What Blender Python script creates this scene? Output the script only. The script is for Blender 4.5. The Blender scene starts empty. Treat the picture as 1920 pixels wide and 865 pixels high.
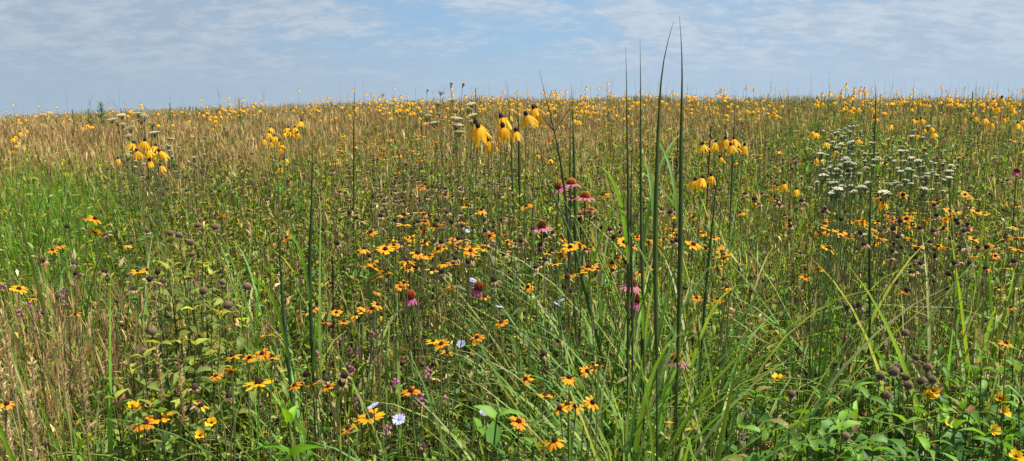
import bpy, math, random
import numpy as np
from mathutils import Vector, Matrix, Euler

random.seed(11)
rng = np.random.default_rng(11)
PI = math.pi
R = math.radians
scene = bpy.context.scene
COL = scene.collection

# ------------------------------------------------------------------ camera
HFOV, PITCH, EYE = 66.0, 8.0, 1.5
F = 960.0 / math.tan(R(HFOV / 2))
cd = bpy.data.cameras.new('camera'); cam = bpy.data.objects.new('camera', cd); COL.objects.link(cam)
cd.sensor_width = 36.0; cd.lens = 18.0 / math.tan(R(HFOV / 2)); cd.clip_start = 0.02; cd.clip_end = 3000
cam.location = (0, 0, EYE); cam.rotation_euler = (R(90 - PITCH), 0, 0)
scene.camera = cam
CP, SP = math.cos(R(PITCH)), math.sin(R(PITCH))

def ray(px, py):
    """direction through a pixel of the 1920 wide photograph, scaled so that its y (distance ahead) is 1"""
    u, v = px - 960.0, 432.5 - py
    d = np.array([u, F * CP + v * SP, -F * SP + v * CP])
    return d / d[1]

def at(px, py, d):
    r = ray(px, py) * d
    return np.array([r[0], r[1], EYE + r[2]])

def project(x, y, z):
    zz = z - EYE
    f = y * CP - zz * SP
    u = y * SP + zz * CP
    f = np.maximum(f, 1e-3)
    return 960 + F * x / f, 432.5 - F * u / f

# ------------------------------------------------------------------ terrain
YC, PK = 30.0, 1.29
def ground(x, y):
    x = np.asarray(x, float); y = np.asarray(y, float)
    p = np.where(y < YC, PK * (1 - (1 - y / YC) ** 2), PK - 0.02 * (y - YC))
    p = np.where(y < 0, PK * 2 / YC * y, p)
    t = 0.017 * x - 0.026 * (np.sqrt(x * x + 36) - 6)
    b = 0.025 * np.sin(1.3 * x + 0.6 * y) * np.sin(0.9 * y - 0.5 * x) 
    k = 1 / (1 + np.maximum(np.abs(x) - 40, 0) / 60)
    return p + t * k + b * np.clip(y / 3, 0, 1)

def g1(x, y): return float(ground(x, y))

def canopy(d): return float(np.interp(d, [1, 2, 3.5, 8, 20], [.60, .67, .80, .88, .93]))

def solve(px, py, h, lo=1.15, hi=26.0):
    """distance at which a plant of height h has its top on that pixel"""
    ds = np.linspace(lo, hi, 700)
    r = ray(px, py)
    f = EYE + r[2] * ds - ground(r[0] * ds, ds) - h
    s = np.where(np.sign(f[1:]) != np.sign(f[:-1]))[0]
    if len(s): return float(ds[s[0]])
    return float(ds[np.argmin(np.abs(f))])

# ------------------------------------------------------------------ materials
def leaf_material(name, trans, rough, spec, var=0.25, nscale=18.0, warm=(1.15, 1.1, 0.6)):
    m = bpy.data.materials.new(name); m.use_nodes = True
    nt = m.node_tree; N = nt.nodes; L = nt.links; N.clear()
    out = N.new('ShaderNodeOutputMaterial')
    a = N.new('ShaderNodeAttribute'); a.attribute_name = 'Col'
    oi = N.new('ShaderNodeObjectInfo')
    tc = N.new('ShaderNodeTexCoord')
    no = N.new('ShaderNodeTexNoise'); no.inputs['Scale'].default_value = nscale; no.inputs['Detail'].default_value = 3
    L.new(tc.outputs['Object'], no.inputs['Vector'])
    mr = N.new('ShaderNodeMapRange'); mr.inputs[1].default_value = 0.3; mr.inputs[2].default_value = 0.7
    mr.inputs[3].default_value = 1 - var; mr.inputs[4].default_value = 1 + var
    L.new(no.outputs[0], mr.inputs[0])
    mo = N.new('ShaderNodeMapRange'); mo.inputs[3].default_value = 0.85; mo.inputs[4].default_value = 1.15
    L.new(oi.outputs['Random'], mo.inputs[0])
    mu = N.new('ShaderNodeMath'); mu.operation = 'MULTIPLY'
    L.new(mr.outputs[0], mu.inputs[0]); L.new(mo.outputs[0], mu.inputs[1])
    hsv = N.new('ShaderNodeHueSaturation'); L.new(a.outputs['Color'], hsv.inputs['Color']); L.new(mu.outputs[0], hsv.inputs['Value'])
    pb = N.new('ShaderNodeBsdfPrincipled'); pb.inputs['Roughness'].default_value = rough
    pb.inputs['Specular IOR Level'].default_value = spec
    L.new(hsv.outputs[0], pb.inputs['Base Color'])
    if trans > 0:
        tr = N.new('ShaderNodeBsdfTranslucent')
        tm = N.new('ShaderNodeMix'); tm.data_type = 'RGBA'; tm.blend_type = 'MULTIPLY'; tm.inputs[0].default_value = 1
        L.new(hsv.outputs[0], tm.inputs[6]); tm.inputs[7].default_value = (*warm, 1)
        L.new(tm.outputs[2], tr.inputs['Color'])
        mx = N.new('ShaderNodeMixShader'); mx.inputs[0].default_value = trans
        L.new(pb.outputs[0], mx.inputs[1]); L.new(tr.outputs[0], mx.inputs[2]); L.new(mx.outputs[0], out.inputs[0])
    else:
        L.new(pb.outputs[0], out.inputs[0])
    return m

M_LEAF = leaf_material('leaf', 0.40, 0.52, 0.32, 0.22, 14, (1.65, 1.6, 0.55))
M_PETAL = leaf_material('petal', 0.38, 0.6, 0.25, 0.10, 60, (1.1, 1.05, 0.8))
M_DRY = leaf_material('dry_plant', 0.32, 0.7, 0.25, 0.3, 22, (1.1, 1.0, 0.8))
M_MATTE = leaf_material('seed_cone', 0.0, 0.85, 0.15, 0.35, 260)
MATS = [M_LEAF, M_PETAL, M_DRY, M_MATTE]
LEAF, PETAL, DRY, MATTE = 0, 1, 2, 3

# ------------------------------------------------------------------ mesh builder
class MB:
    def __init__(self): self.V, self.C, self.Fq, self.Mq, self.n = [], [], [], [], 0
    def add(self, V, Fc, C, mat):
        V = np.asarray(V, float).reshape(-1, 3)
        C = np.asarray(C, float)
        if C.ndim == 1: C = np.tile(C, (len(V), 1))
        self.V.append(V); self.C.append(C.reshape(-1, 3))
        Fc = np.asarray(Fc, np.int64); self.Fq.append(Fc + self.n)
        self.Mq.append(np.full(len(Fc), mat, np.int32)); self.n += len(V)
    def addT(self, piece, T=None, mat=None):
        V, Fc, C, m = piece
        V = np.asarray(V, float)
        if T is not None: V = V @ T[:3, :3].T + T[:3, 3]
        self.add(V, Fc, C, m if mat is None else mat)
    def mesh(self, name, smooth=True):
        me = bpy.data.meshes.new(name)
        V = np.concatenate(self.V); C = np.concatenate(self.C)
        ln = np.concatenate([np.full(len(f), f.shape[1], np.int32) for f in self.Fq])
        loops = np.concatenate([f.reshape(-1) for f in self.Fq]).astype(np.int32)
        mi = np.concatenate(self.Mq)
        used = sorted(set(mi.tolist()))
        me.vertices.add(len(V)); me.vertices.foreach_set('co', V.astype(np.float32).ravel())
        me.loops.add(len(loops)); me.loops.foreach_set('vertex_index', loops)
        me.polygons.add(len(ln))
        st = np.zeros(len(ln), np.int32); st[1:] = np.cumsum(ln)[:-1]
        me.polygons.foreach_set('loop_start', st)
        for u in used: me.materials.append(MATS[u])
        rem = np.zeros(8, np.int32)
        for k, u in enumerate(used): rem[u] = k
        me.polygons.foreach_set('material_index', rem[mi])
        me.polygons.foreach_set('use_smooth', np.full(len(ln), smooth))
        at_ = me.attributes.new('Col', 'FLOAT_COLOR', 'POINT')
        at_.data.foreach_set('color', np.concatenate([C, np.ones((len(C), 1))], 1).astype(np.float32).ravel())
        me.update(calc_edges=True)
        return me

def grid_faces(n, rows, cols, closed=False):
    """quads of n separate rows x cols grids"""
    i = np.arange(rows - 1)[:, None]; j = np.arange(cols if closed else cols - 1)[None, :]
    j2 = (j + 1) % cols
    q = np.stack([i * cols + j, i * cols + j2, (i + 1) * cols + j2, (i + 1) * cols + j], -1).reshape(-1, 4)
    return (q[None] + (np.arange(n) * rows * cols)[:, None, None]).reshape(-1, 4)

def lerp(a, b, t): return a + (b - a) * t

def blades(mb, base, h, w, az, lean, curl, cB, cT, S=3, fold=0.0, mat=LEAF, p=1.0, twist=0.0):
    n = len(base)
    if n == 0: return
    bc = lambda v: np.broadcast_to(np.asarray(v, float), (n,)).copy()
    h, w, az, lean, curl, twist = map(bc, (h, w, az, lean, curl, twist))
    t = np.linspace(0, 1, S + 1)
    th = lean[:, None] + curl[:, None] * t[None] ** p
    seg = (h / S)[:, None]
    dh = np.sin(th) * seg; dz = np.cos(th) * seg
    hh = np.concatenate([np.zeros((n, 1)), np.cumsum(dh[:, :-1] * .5 + dh[:, 1:] * .5, 1)], 1)
    zz = np.concatenate([np.zeros((n, 1)), np.cumsum(dz[:, :-1] * .5 + dz[:, 1:] * .5, 1)], 1)
    u = np.stack([np.cos(az), np.sin(az)], -1)
    P = np.empty((n, S + 1, 3)); P[..., :2] = base[:, None, :2] + hh[..., None] * u[:, None]; P[..., 2] = base[:, None, 2] + zz
    prof = np.interp(t, [0, .25, .6, .85, 1], [.75, 1, .85, .45, .05])
    sa = az[:, None] + PI / 2 + twist[:, None] * t[None]
    side = np.stack([np.cos(sa), np.sin(sa), np.zeros_like(sa)], -1)
    wd = (w[:, None] * prof[None])[..., None] * .5
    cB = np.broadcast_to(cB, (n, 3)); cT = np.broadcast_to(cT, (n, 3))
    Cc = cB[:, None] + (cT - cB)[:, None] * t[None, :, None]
    if fold > 0:
        nrm = np.stack([-np.cos(th) * u[:, 0:1], -np.cos(th) * u[:, 1:2], np.sin(th)], -1)
        V = np.stack([P - side * wd, P - nrm * wd * fold, P + side * wd], 2); k = 3
    else:
        V = np.stack([P - side * wd, P + side * wd], 2); k = 2
    Cv = np.repeat(Cc[:, :, None], k, 2)
    mb.add(V.reshape(-1, 3), grid_faces(n, S + 1, k), Cv.reshape(-1, 3), mat)
    return P

def leaves(mb, org, az, el, Ln, W, col, droop=0.5, full=True, mat=LEAF, fold=.35):
    n = len(org)
    if n == 0: return
    bc = lambda v: np.broadcast_to(np.asarray(v, float), (n,)).copy()
    az, el, Ln, W, droop = map(bc, (az, el, Ln, W, droop))
    t = np.array([0, .18, .45, .75, 1.0]) if full else np.array([0, .45, 1.0])
    prof = np.interp(t, [0, .18, .45, .75, 1], [.12, .85, 1, .48, .02])
    e = el[:, None] - droop[:, None] * t[None]
    dt = np.diff(t, prepend=0)
    hh = np.cumsum(np.cos(e) * dt[None], 1) * Ln[:, None]; zz = np.cumsum(np.sin(e) * dt[None], 1) * Ln[:, None]
    u = np.stack([np.cos(az), np.sin(az), np.zeros(n)], -1)
    P = org[:, None] + hh[..., None] * u[:, None]; P[..., 2] += zz
    roll = rng.normal(0, .35, n)
    s0 = np.stack([-np.sin(az), np.cos(az), np.zeros(n)], -1)
    nr = np.stack([-np.sin(e) * u[:, 0:1], -np.sin(e) * u[:, 1:2], np.cos(e)], -1)
    side = s0[:, None] * np.cos(roll)[:, None, None] + nr * np.sin(roll)[:, None, None]
    wd = (W[:, None] * prof[None])[..., None] * .5
    V = np.stack([P - side * wd + nr * wd * fold, P, P + side * wd + nr * wd * fold], 2)
    col = np.broadcast_to(col, (n, 3))
    Cc = np.repeat(np.repeat(col[:, None], len(t), 1)[:, :, None], 3, 2).copy()
    Cc[:, :, 1] *= 1.12
    mb.add(V.reshape(-1, 3), grid_faces(n, len(t), 3), Cc.reshape(-1, 3), mat)

def tubes(mb, P, r, col, sides=3, mat=LEAF):
    """P (n, k, 3) mostly upright paths, r (n, k) or scalar"""
    P = np.asarray(P, float); n, k, _ = P.shape
    r = np.broadcast_to(np.asarray(r, float), (n, k))
    T = np.gradient(P, axis=1); T /= np.linalg.norm(T, axis=2, keepdims=True) + 1e-9
    ref = np.where(np.abs(T[..., 2:3]) > .9, np.array([1., 0, 0]), np.array([0, 0, 1.]))
    A = np.cross(T, ref); A /= np.linalg.norm(A, axis=2, keepdims=True) + 1e-9
    B = np.cross(T, A)
    a = np.arange(sides) * 2 * PI / sides
    V = P[:, :, None] + r[..., None, None] * (A[:, :, None] * np.cos(a)[None, None, :, None] + B[:, :, None] * np.sin(a)[None, None, :, None])
    col = np.asarray(col, float)
    if col.ndim == 1: col = np.broadcast_to(col, (n, 3))
    C = np.broadcast_to(col[:, None, None], V.shape)
    mb.add(V.reshape(-1, 3), grid_faces(n, k, sides, True), C.reshape(-1, 3), mat)

# ---- small pieces for flower prototypes: (V, F, C, mat)
def lathe(profile, seg, col, mat, jit=0.0):
    pr = np.array(profile, float); k = len(pr); a = np.arange(seg) * 2 * PI / seg
    rr = pr[:, 0][:, None] * (1 + (rng.normal(0, jit, (k, seg)) if jit else 0))
    V = np.stack([rr * np.cos(a), rr * np.sin(a), np.repeat(pr[:, 1][:, None], seg, 1)], -1).reshape(-1, 3)
    col = np.asarray(col, float)
    C = np.repeat(col, seg, 0) if col.ndim == 2 else col
    return V, grid_faces(1, k, seg, True), C, mat

def petal(az, r0, z0, Ln, W, els, cB, cT, rows=6, mat=PETAL, cup=.25, tip=.35, sway=0.0):
    t = np.linspace(0, 1, rows)
    e = np.interp(t, np.linspace(0, 1, len(els)), [R(q) for q in els])
    st = Ln / (rows - 1)
    rr = r0 + np.concatenate([[0], np.cumsum(np.cos(e[:-1]) * st)]); zz = z0 + np.concatenate([[0], np.cumsum(np.sin(e[:-1]) * st)])
    aa = az + sway * t
    prof = np.interp(t, [0, .25, .6, .88, 1], [.45, .85, 1, .8, tip]) * W * .5
    u = np.stack([np.cos(aa), np.sin(aa), 0 * t], -1); s = np.stack([-np.sin(aa), np.cos(aa), 0 * t], -1)
    P = u * rr[:, None]; P[:, 2] = zz
    nr = np.stack([-np.sin(e) * np.cos(aa), -np.sin(e) * np.sin(aa), np.cos(e)], -1)
    V = np.stack([P - s * prof[:, None] - nr * prof[:, None] * cup, P, P + s * prof[:, None] - nr * prof[:, None] * cup], 1).reshape(-1, 3)
    C = np.repeat((np.asarray(cB)[None] + (np.asarray(cT) - np.asarray(cB))[None] * t[:, None]), 3, 0)
    return V, grid_faces(1, rows, 3), C, mat

def bumpy(rx, rz, col, n, spike, z0=0.0, top=None, mat=MATTE, down=.0):
    """dome or ball set with little spikes: returns list of pieces"""
    prof = []
    for k in range(9):
        a = lerp(-PI / 2 * (1 if down else .25), PI / 2, k / 8)
        prof.append((max(rx * math.cos(a), 1e-4), z0 + rz * math.sin(a)))
    out = [lathe(prof, 10, col, mat, .05)]
    top = col if top is None else top
    V, Fc, C = [], [], []
    for k in range(n):
        zf = lerp(-.9 if down else -.1, .98, (k + .5) / n); a = k * 2.39996
        q = math.sqrt(max(0, 1 - zf * zf))
        d = np.array([q * math.cos(a), q * math.sin(a), zf]); p = d * np.array([rx, rx, rz]); p[2] += z0
        A = np.cross(d, [0.3, .2, .9]); A /= np.linalg.norm(A) + 1e-9; B = np.cross(d, A); w = spike * .42
        b = len(V)
        V += [p + A * w, p - A * w * .5 + B * w * .87, p - A * w * .5 - B * w * .87, p + d * spike + np.array([0, 0, spike * .3])]
        cc = np.array(col) * random.uniform(.7, 1.2); C += [cc, cc, cc, np.array(top) * random.uniform(.8, 1.2)]
        Fc += [(b, b + 1, b + 3), (b + 1, b + 2, b + 3), (b + 2, b, b + 3)]
    if n: out.append((np.array(V), np.array(Fc), np.array(C), mat))
    return out

def unit_stem(r0, r1, col, wob=.03, sides=5, mat=LEAF):
    t = np.linspace(0, 1, 8); a = rng.uniform(0, 6.28)
    b = np.sin(t * PI) * wob * rng.uniform(.4, 1.3) + np.sin(t * 2 * PI) * wob * .4
    P = np.stack([b * math.cos(a), b * math.sin(a), t], -1)[None]
    mb = MB(); tubes(mb, P, np.linspace(r0, r1, 8)[None], col, sides, mat)
    return (mb.V[0], mb.Fq[0], mb.C[0], mat), P[0]

def foliage_pieces(P, n, lo, hi, Ln, W, col, opposite=False, el=.7, droop=.9, jitcol=.2):
    ks = np.linspace(lo, hi, n) if n > 1 else np.array([(lo + hi) / 2])
    if opposite: ks = np.repeat(ks, 2)
    org = np.stack([np.interp(ks, P[:, 2], P[:, q]) for q in range(3)], -1)
    if opposite:
        az = np.arange(len(ks)) * PI + np.repeat(np.arange(n), 2) * PI / 2 + rng.normal(0, .2, len(ks))
    else: az = np.arange(len(ks)) * 2.4 + rng.normal(0, .4, len(ks))
    mb = MB(); s = 1 - .55 * (ks - lo) / max(hi - lo, .01)
    c = np.array(col)[None] * (1 + rng.normal(0, jitcol, (len(ks), 1)))
    leaves(mb, org, az, el + rng.normal(0, .25, len(ks)), Ln * s * rng.uniform(.8, 1.15, len(ks)), W * s, np.clip(c, .005, 1), droop + rng.normal(0, .25, len(ks)))
    return (mb.V[0], mb.Fq[0], mb.C[0], LEAF)

def to_mesh(name, pieces):
    mb = MB()
    for p in pieces: mb.addT(p)
    return mb.mesh(name)

def shift(piece, z, s=1.0):
    V, Fc, C, m = piece
    V = np.asarray(V) * s; V = V + np.array([0, 0, z]); return V, Fc, C, m

# ------------------------------------------------------------------ object helpers
ITEMS = []         # everything whose label is worked out at the end
def tag(o, label=None, cat=None, group=None, kind=None):
    if label: o['label'] = label
    if cat: o['category'] = cat
    if group: o['group'] = group
    if kind: o['kind'] = kind
    return o
def link(name, data, parent=None):
    o = bpy.data.objects.new(name, data); COL.objects.link(o)
    if parent is not None: o.parent = parent
    return o

GREEN_STEM = np.array([.10, .15, .04]); TAN = np.array([.40, .29, .15])

class Proto:
    """one variant of a flowering plant; the first plant of it is built, the rest are copies that share its meshes"""
    def __init__(s, name, cat, group, look, stem, stemP, fol, head, calyx=None, headname='petal_ring', bodyname='cone', thick=1.0):
        s.name, s.cat, s.group, s.look = name, cat, group, look
        s.parts = {'stem': to_mesh(name + '_stem', [stem])}
        s.subs = {'foliage': to_mesh(name + '_foliage', [fol])} if fol is not None else {}
        s.heads = {k: to_mesh(name + '_' + k, v) for k, v in head.items() if v}
        allp = [stem] + ([fol] if fol is not None else []) + [shift(q, 1.0, .72) for v in head.values() for q in v]
        s.single = to_mesh(name, allp)
        s.allp = allp
    def place(s, P, lean=(0, 0), hs=1.0, tilt=(0, 0), rz=None, parts=True, px=None, py=None, look=None, h_fix=None):
        x, y, z = P
        bx, by = x + lean[0], y + lean[1]; bz = g1(bx, by) - .01
        d = Vector((x - bx, y - by, z - bz)); L = max(d.length, .15)
        q = Vector((0, 0, 1)).rotation_difference(d)
        rz = random.uniform(0, 2 * PI) if rz is None else rz
        if parts:
            o = link(s.name, None); o.empty_display_size = .05
            o.rotation_mode = 'QUATERNION'; o.rotation_quaternion = q @ Euler((0, 0, rz)).to_quaternion()
            o.location = (bx, by, bz)
            st = link('stem', s.parts['stem'], o); st.scale = (1, 1, L)
            for k, m in s.subs.items():
                f = link(k, m, st); f.scale = (1, 1, 1)
            for k, m in s.heads.items():
                c = link(k, m, o); c.location = (0, 0, L); c.rotation_mode = 'QUATERNION'; c.rotation_quaternion = o.rotation_quaternion.inverted() @ Euler((tilt[0], tilt[1], 0)).to_quaternion() @ Euler((0, 0, rz)).to_quaternion(); c.scale = (hs,) * 3
        else:
            o = link(s.name, s.single); o.rotation_mode = 'QUATERNION'
            o.rotation_quaternion = q @ Euler((0, 0, rz)).to_quaternion(); o.location = (bx, by, bz); o.scale = (hs / .72, hs / .72, L)
        tag(o, None, s.cat, s.group)
        if px is None: px, py = project(x, y, z)
        ITEMS.append(dict(o=o, look=look or s.look, px=float(px), py=float(py), cat=s.cat))
        return o

# ------------------------------------------------------------------ prototypes
YEL_B, YEL_T = (.80, .40, .008), (.88, .50, .015)
ORA_B, ORA_T = (.86, .35, .006), (.90, .47, .010)
DARK = (.022, .012, .008)

def make_ratibida(look, n, Ln, droop, keep=1.0, wj=1.0):
    stem, P = unit_stem(.0016, .0011, GREEN_STEM * 1.2, .05)
    fol = foliage_pieces(P, 9, .15, .72, .13, .018, (.09, .15, .05), el=.9, droop=1.0)
    pet = []
    for k in range(n):
        if random.random() > keep: continue
        a = k * 2 * PI / n + random.uniform(-.12, .12); q = droop + random.uniform(-14, 14)
        pet.append(petal(a, .006, .001, Ln * random.uniform(.8, 1.15), .0098 * wj * random.uniform(.85, 1.15), (-40, q * .92, q, q - random.uniform(-18, 14)), YEL_B, YEL_T, sway=random.uniform(-.25, .25)))
    cone = bumpy(.0072, .0098, (.035, .02, .014), 46, .0014, .007, (.05, .03, .02), down=1)
    return Proto('yellow_coneflower', 'yellow coneflower', 'yellow coneflowers scattered over the prairie', look, stem, P, fol, {'petal_ring': pet, 'cone': cone})
RAT = [make_ratibida('full drooping yellow coneflower', 13, .050, -72),
       make_ratibida('narrow hanging yellow coneflower', 9, .046, -84, 1, .9),
       make_ratibida('flared drooping yellow coneflower', 12, .047, -58),
       make_ratibida('gappy drooping yellow coneflower', 10, .042, -75, .65),
       make_ratibida('short-petalled yellow coneflower', 12, .036, -66)]

def make_susan(look, n, Ln, el, keep=1.0, orange=1.0, jit=10, brown=0.0):
    stem, P = unit_stem(.0018, .0014, (.17, .19, .07), .05)
    fol = foliage_pieces(P, 6, .12, .62, .09, .02, (.11, .16, .06), el=.9, droop=1.0)
    pet = []
    for k in range(n):
        if random.random() > keep: continue
        a = k * 2 * PI / n + random.uniform(-.1, .1); q = el + random.uniform(-jit, jit)
        cb = np.array(ORA_B) * (1, lerp(1.25, .9, orange), 1); ct = np.array(ORA_T) * (1, lerp(1.15, .95, orange), 1)
        pet.append(petal(a, .008, .001 + .0015 * (k % 2), Ln * random.uniform(.85, 1.1), .0115 * random.uniform(.85, 1.15), (q + 12, q + random.uniform(-6, 6), q - random.uniform(0, 18), q - random.uniform(5, 40)), cb * (f_ := random.uniform(.72, 1.08)), ct * f_ if random.random() > brown else np.array((.42, .20, .05)), sway=random.uniform(-.12, .12)))
    cone = bumpy(.0098, .0105, (.035, .014, .008), 60, .0016, .003, (.05, .02, .01))
    bract = [petal(k * PI / 4, .004, -.003, .018, .006, (-10, -35, -50), (.10, .14, .06), (.12, .16, .07), rows=4, mat=LEAF) for k in range(8)]
    return Proto('black_eyed_susan', 'black-eyed susan', 'black-eyed susans among the grass', look, stem, P, fol, {'petal_ring': pet, 'cone': cone, 'bracts': bract})
SUS = [make_susan('flat golden black-eyed susan', 13, .030, 2),
       make_susan('drooping golden black-eyed susan', 12, .029, -30),
       make_susan('ragged golden black-eyed susan', 12, .028, -15, .65, 1, 22),
       make_susan('deep orange black-eyed susan', 14, .027, -8, .95, 1.6, 16),
       make_susan('pale gold black-eyed susan', 12, .030, -2, .92, 0, 14),
       make_susan('browning gold black-eyed susan', 11, .026, -25, .85, 1, 28, .4),
       make_susan('half-bare golden black-eyed susan', 12, .027, 0, .45, .6, 25, .15)]

def make_spent(look, n, keep, dark=1.0, fol_on=True):
    stem, P = unit_stem(.0015, .0011, (.24, .20, .09), .05, mat=DRY)
    fol = foliage_pieces(P, 5, .2, .8, .06, .012, (.20, .15, .08), el=.5, droop=1.7)
    fol = (fol[0], fol[1], fol[2], DRY)
    pet = []
    for k in range(n):
        if random.random() > keep: continue
        a = k * 2 * PI / n + random.uniform(-.25, .25); q = random.uniform(-75, 0)
        c = np.array((.42, .29, .15)) * random.uniform(.45, 1.3)
        pet.append(petal(a, .007, 0, random.uniform(.010, .019), .007, (q + 25, q, q - 40, q + random.uniform(-60, 60)), c, c * .85, rows=5, mat=DRY, cup=.9, sway=random.uniform(-.5, .5)))
    cone = bumpy(.0082, .009, np.array((.035, .024, .017)) * dark, 60, .0018, .003, np.array((.04, .026, .02)) * dark)
    return Proto('spent_flower', 'spent flower', 'spent brown flower heads', look, stem, P, fol, {'withered_petal_ring': pet, 'cone': cone})
SPENT = [make_spent('withered flower with dark cone', 11, .85), make_spent('curled tan spent flower', 13, 1.0, 1.4),
         make_spent('bare dark seed cone', 7, .3, .8), make_spent('tattered brown spent flower', 10, .7, 1.8)]

def make_echinacea(look, n, Ln, el, pink, cone_c, ch=.017):
    stem, P = unit_stem(.003, .0022, (.08, .10, .035), .025)
    fol = foliage_pieces(P, 5, .12, .7, .11, .028, (.07, .13, .03), el=.8, droop=1.0)
    pet = []
    for k in range(n):
        a = k * 2 * PI / n + random.uniform(-.1, .1); q = el + random.uniform(-9, 9)
        pet.append(petal(a, .010, -.001, Ln * random.uniform(.85, 1.1), .0098, (q + 14, q, q - 8, q - 12), np.array(pink) * .85, pink, sway=random.uniform(-.1, .1)))
    cone = bumpy(.0165, ch, (.10, .028, .008), 150, .0042, .002, cone_c)
    return Proto('pink_coneflower', 'pink coneflower', 'pink coneflowers', look, stem, P, fol, {'petal_ring': pet, 'cone': cone})
PINK = (.62, .17, .30)
ECH = [make_echinacea('pink coneflower', 15, .036, -14, PINK, (.62, .20, .02)),
       make_echinacea('pink coneflower', 14, .034, -30, (.60, .16, .28), (.5, .15, .02), .019),
       make_echinacea('pink coneflower', 13, .030, -62, (.58, .12, .33), (.35, .07, .015), .018),
       make_echinacea('pink coneflower', 13, .024, 6, (.66, .20, .26), (.6, .25, .06), .008)]

def make_ball(look, s):
    stem, P = unit_stem(.0016, .0012, (.17, .14, .06), .05, mat=DRY)
    fol = foliage_pieces(P, 7, .3, .93, .055, .017, (.13, .18, .05), True, el=.35, droop=.8)
    ball = bumpy(.0135 * s, .0115 * s, (.16, .105, .07), 150, .0042, .002, (.23, .16, .11), down=1)
    br = [petal(k * 2 * PI / 7, .004, -.009, .022, .009, (-5, -25, -45), (.17, .17, .07), (.20, .17, .09), rows=4, mat=LEAF) for k in range(7)]
    return Proto('bergamot_seed_head', 'seed head', 'round brown bergamot seed heads', look, stem, P, fol, {'seed_ball': ball, 'bracts': br})
BALL = [make_ball('round brown seed head', 1.0), make_ball('round brown seed head', 1.15), make_ball('round brown seed head', .9)]

def make_chicory():
    stem, P = unit_stem(.0018, .0012, (.10, .14, .05), .04)
    pet = [petal(k * 2 * PI / 15 + random.uniform(-.08, .08), .002, .0008 * (k % 3), .019 * random.uniform(.9, 1.1), .0062, (30, 14, 6, 0), (.46, .46, .78), (.60, .60, .84), tip=.85) for k in range(15)]
    st = bumpy(.003, .003, (.25, .25, .6), 12, .002, .002)
    fol = foliage_pieces(P, 4, .2, .8, .04, .009, (.10, .15, .05))
    return Proto('chicory_flower', 'chicory flower', 'pale lilac chicory flowers', 'pale lilac chicory flower', stem, P, fol, {'petal_ring': pet, 'stamen_cluster': st})
CHI = [make_chicory(), make_chicory()]

def make_umbel(name, cat, group, look, rad, n, dot, col, dome, stemc=(.12, .16, .07)):
    stem, P = unit_stem(.0018, .0013, stemc, .03)
    fol = foliage_pieces(P, 7, .15, .85, .07, .010, (.10, .16, .06))
    mb = MB(); fl = []
    for k in range(n):
        rr = rad * math.sqrt((k + .5) / n) * random.uniform(.9, 1.1); a = k * 2.39996
        x, y = rr * math.cos(a), rr * math.sin(a); z = .03 + dome * (1 - (rr / rad) ** 2) + random.uniform(-.003, .003)
        tubes(mb, np.array([[[0, 0, -.012], [x * .5, y * .5, .008], [x, y, z]]]), .0006, np.array(stemc), 3)
        pr = [(dot * .3, z - .001), (dot, z + .0012), (dot * .75, z + dot * .45), (1e-4, z + dot * .6)]
        V, Fc, C, m = lathe(pr, 6, np.array(col) * random.uniform(.85, 1.05), PETAL, .12)
        V = V + np.array([x, y, 0]); fl.append((V, Fc, C, m))
    rays = [(v, f, c, LEAF) for v, f, c in zip(mb.V, [q - q.min() for q in mb.Fq], mb.C)]
    return Proto(name, cat, group, look, stem, P, fol, {'flower_cluster': fl, 'ray_stalks': rays})
UMB = [make_umbel('white_yarrow', 'white yarrow', 'white yarrow flowers', 'flat white flower cluster', .020, 22, .0042, (.90, .88, .80), .004),
       make_umbel('white_yarrow', 'white yarrow', 'white yarrow flowers', 'small white flower cluster', .014, 14, .0040, (.90, .88, .82), .003)]
QAL = [make_umbel('wild_carrot', 'wild carrot', 'wild carrot umbels', 'broad white umbel', .042, 40, .0062, (.74, .74, .60), .006),
       make_umbel('wild_carrot', 'wild carrot', 'wild carrot umbels', 'greenish white umbel', .032, 30, .0058, (.50, .54, .36), .010)]
DUMB = [make_umbel('closed_umbel', 'seed umbel', 'dark closed umbels', 'dark closed umbel', .016, 22, .0050, (.07, .08, .05), .016, (.08, .10, .05))]

def make_clover(look, col):
    stem, P = unit_stem(.0016, .001, (.13, .12, .06), .05)
    fol = foliage_pieces(P, 5, .3, .9, .03, .008, (.10, .15, .05))
    hd = []
    for (x, y, z) in ((0, 0, 0), (.009, .003, -.008), (-.008, .006, -.013), (.003, -.009, -.022)):
        for q in bumpy(.0034, .0040, col, 24, .0034, 0, np.array(col) * 1.25, mat=PETAL, down=1):
            V, Fc, C, m = q; hd.append((V + np.array([x, y, z]), Fc, C, m))
    return Proto('pink_bush_clover', 'pink wildflower', 'small pink blossom sprays', look, stem, P, fol, {'blossom_cluster': hd})
CLO = [make_clover('small magenta pink blossom spray', (.62, .20, .42)), make_clover('small dusty pink blossom spray', (.58, .26, .34))]

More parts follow.
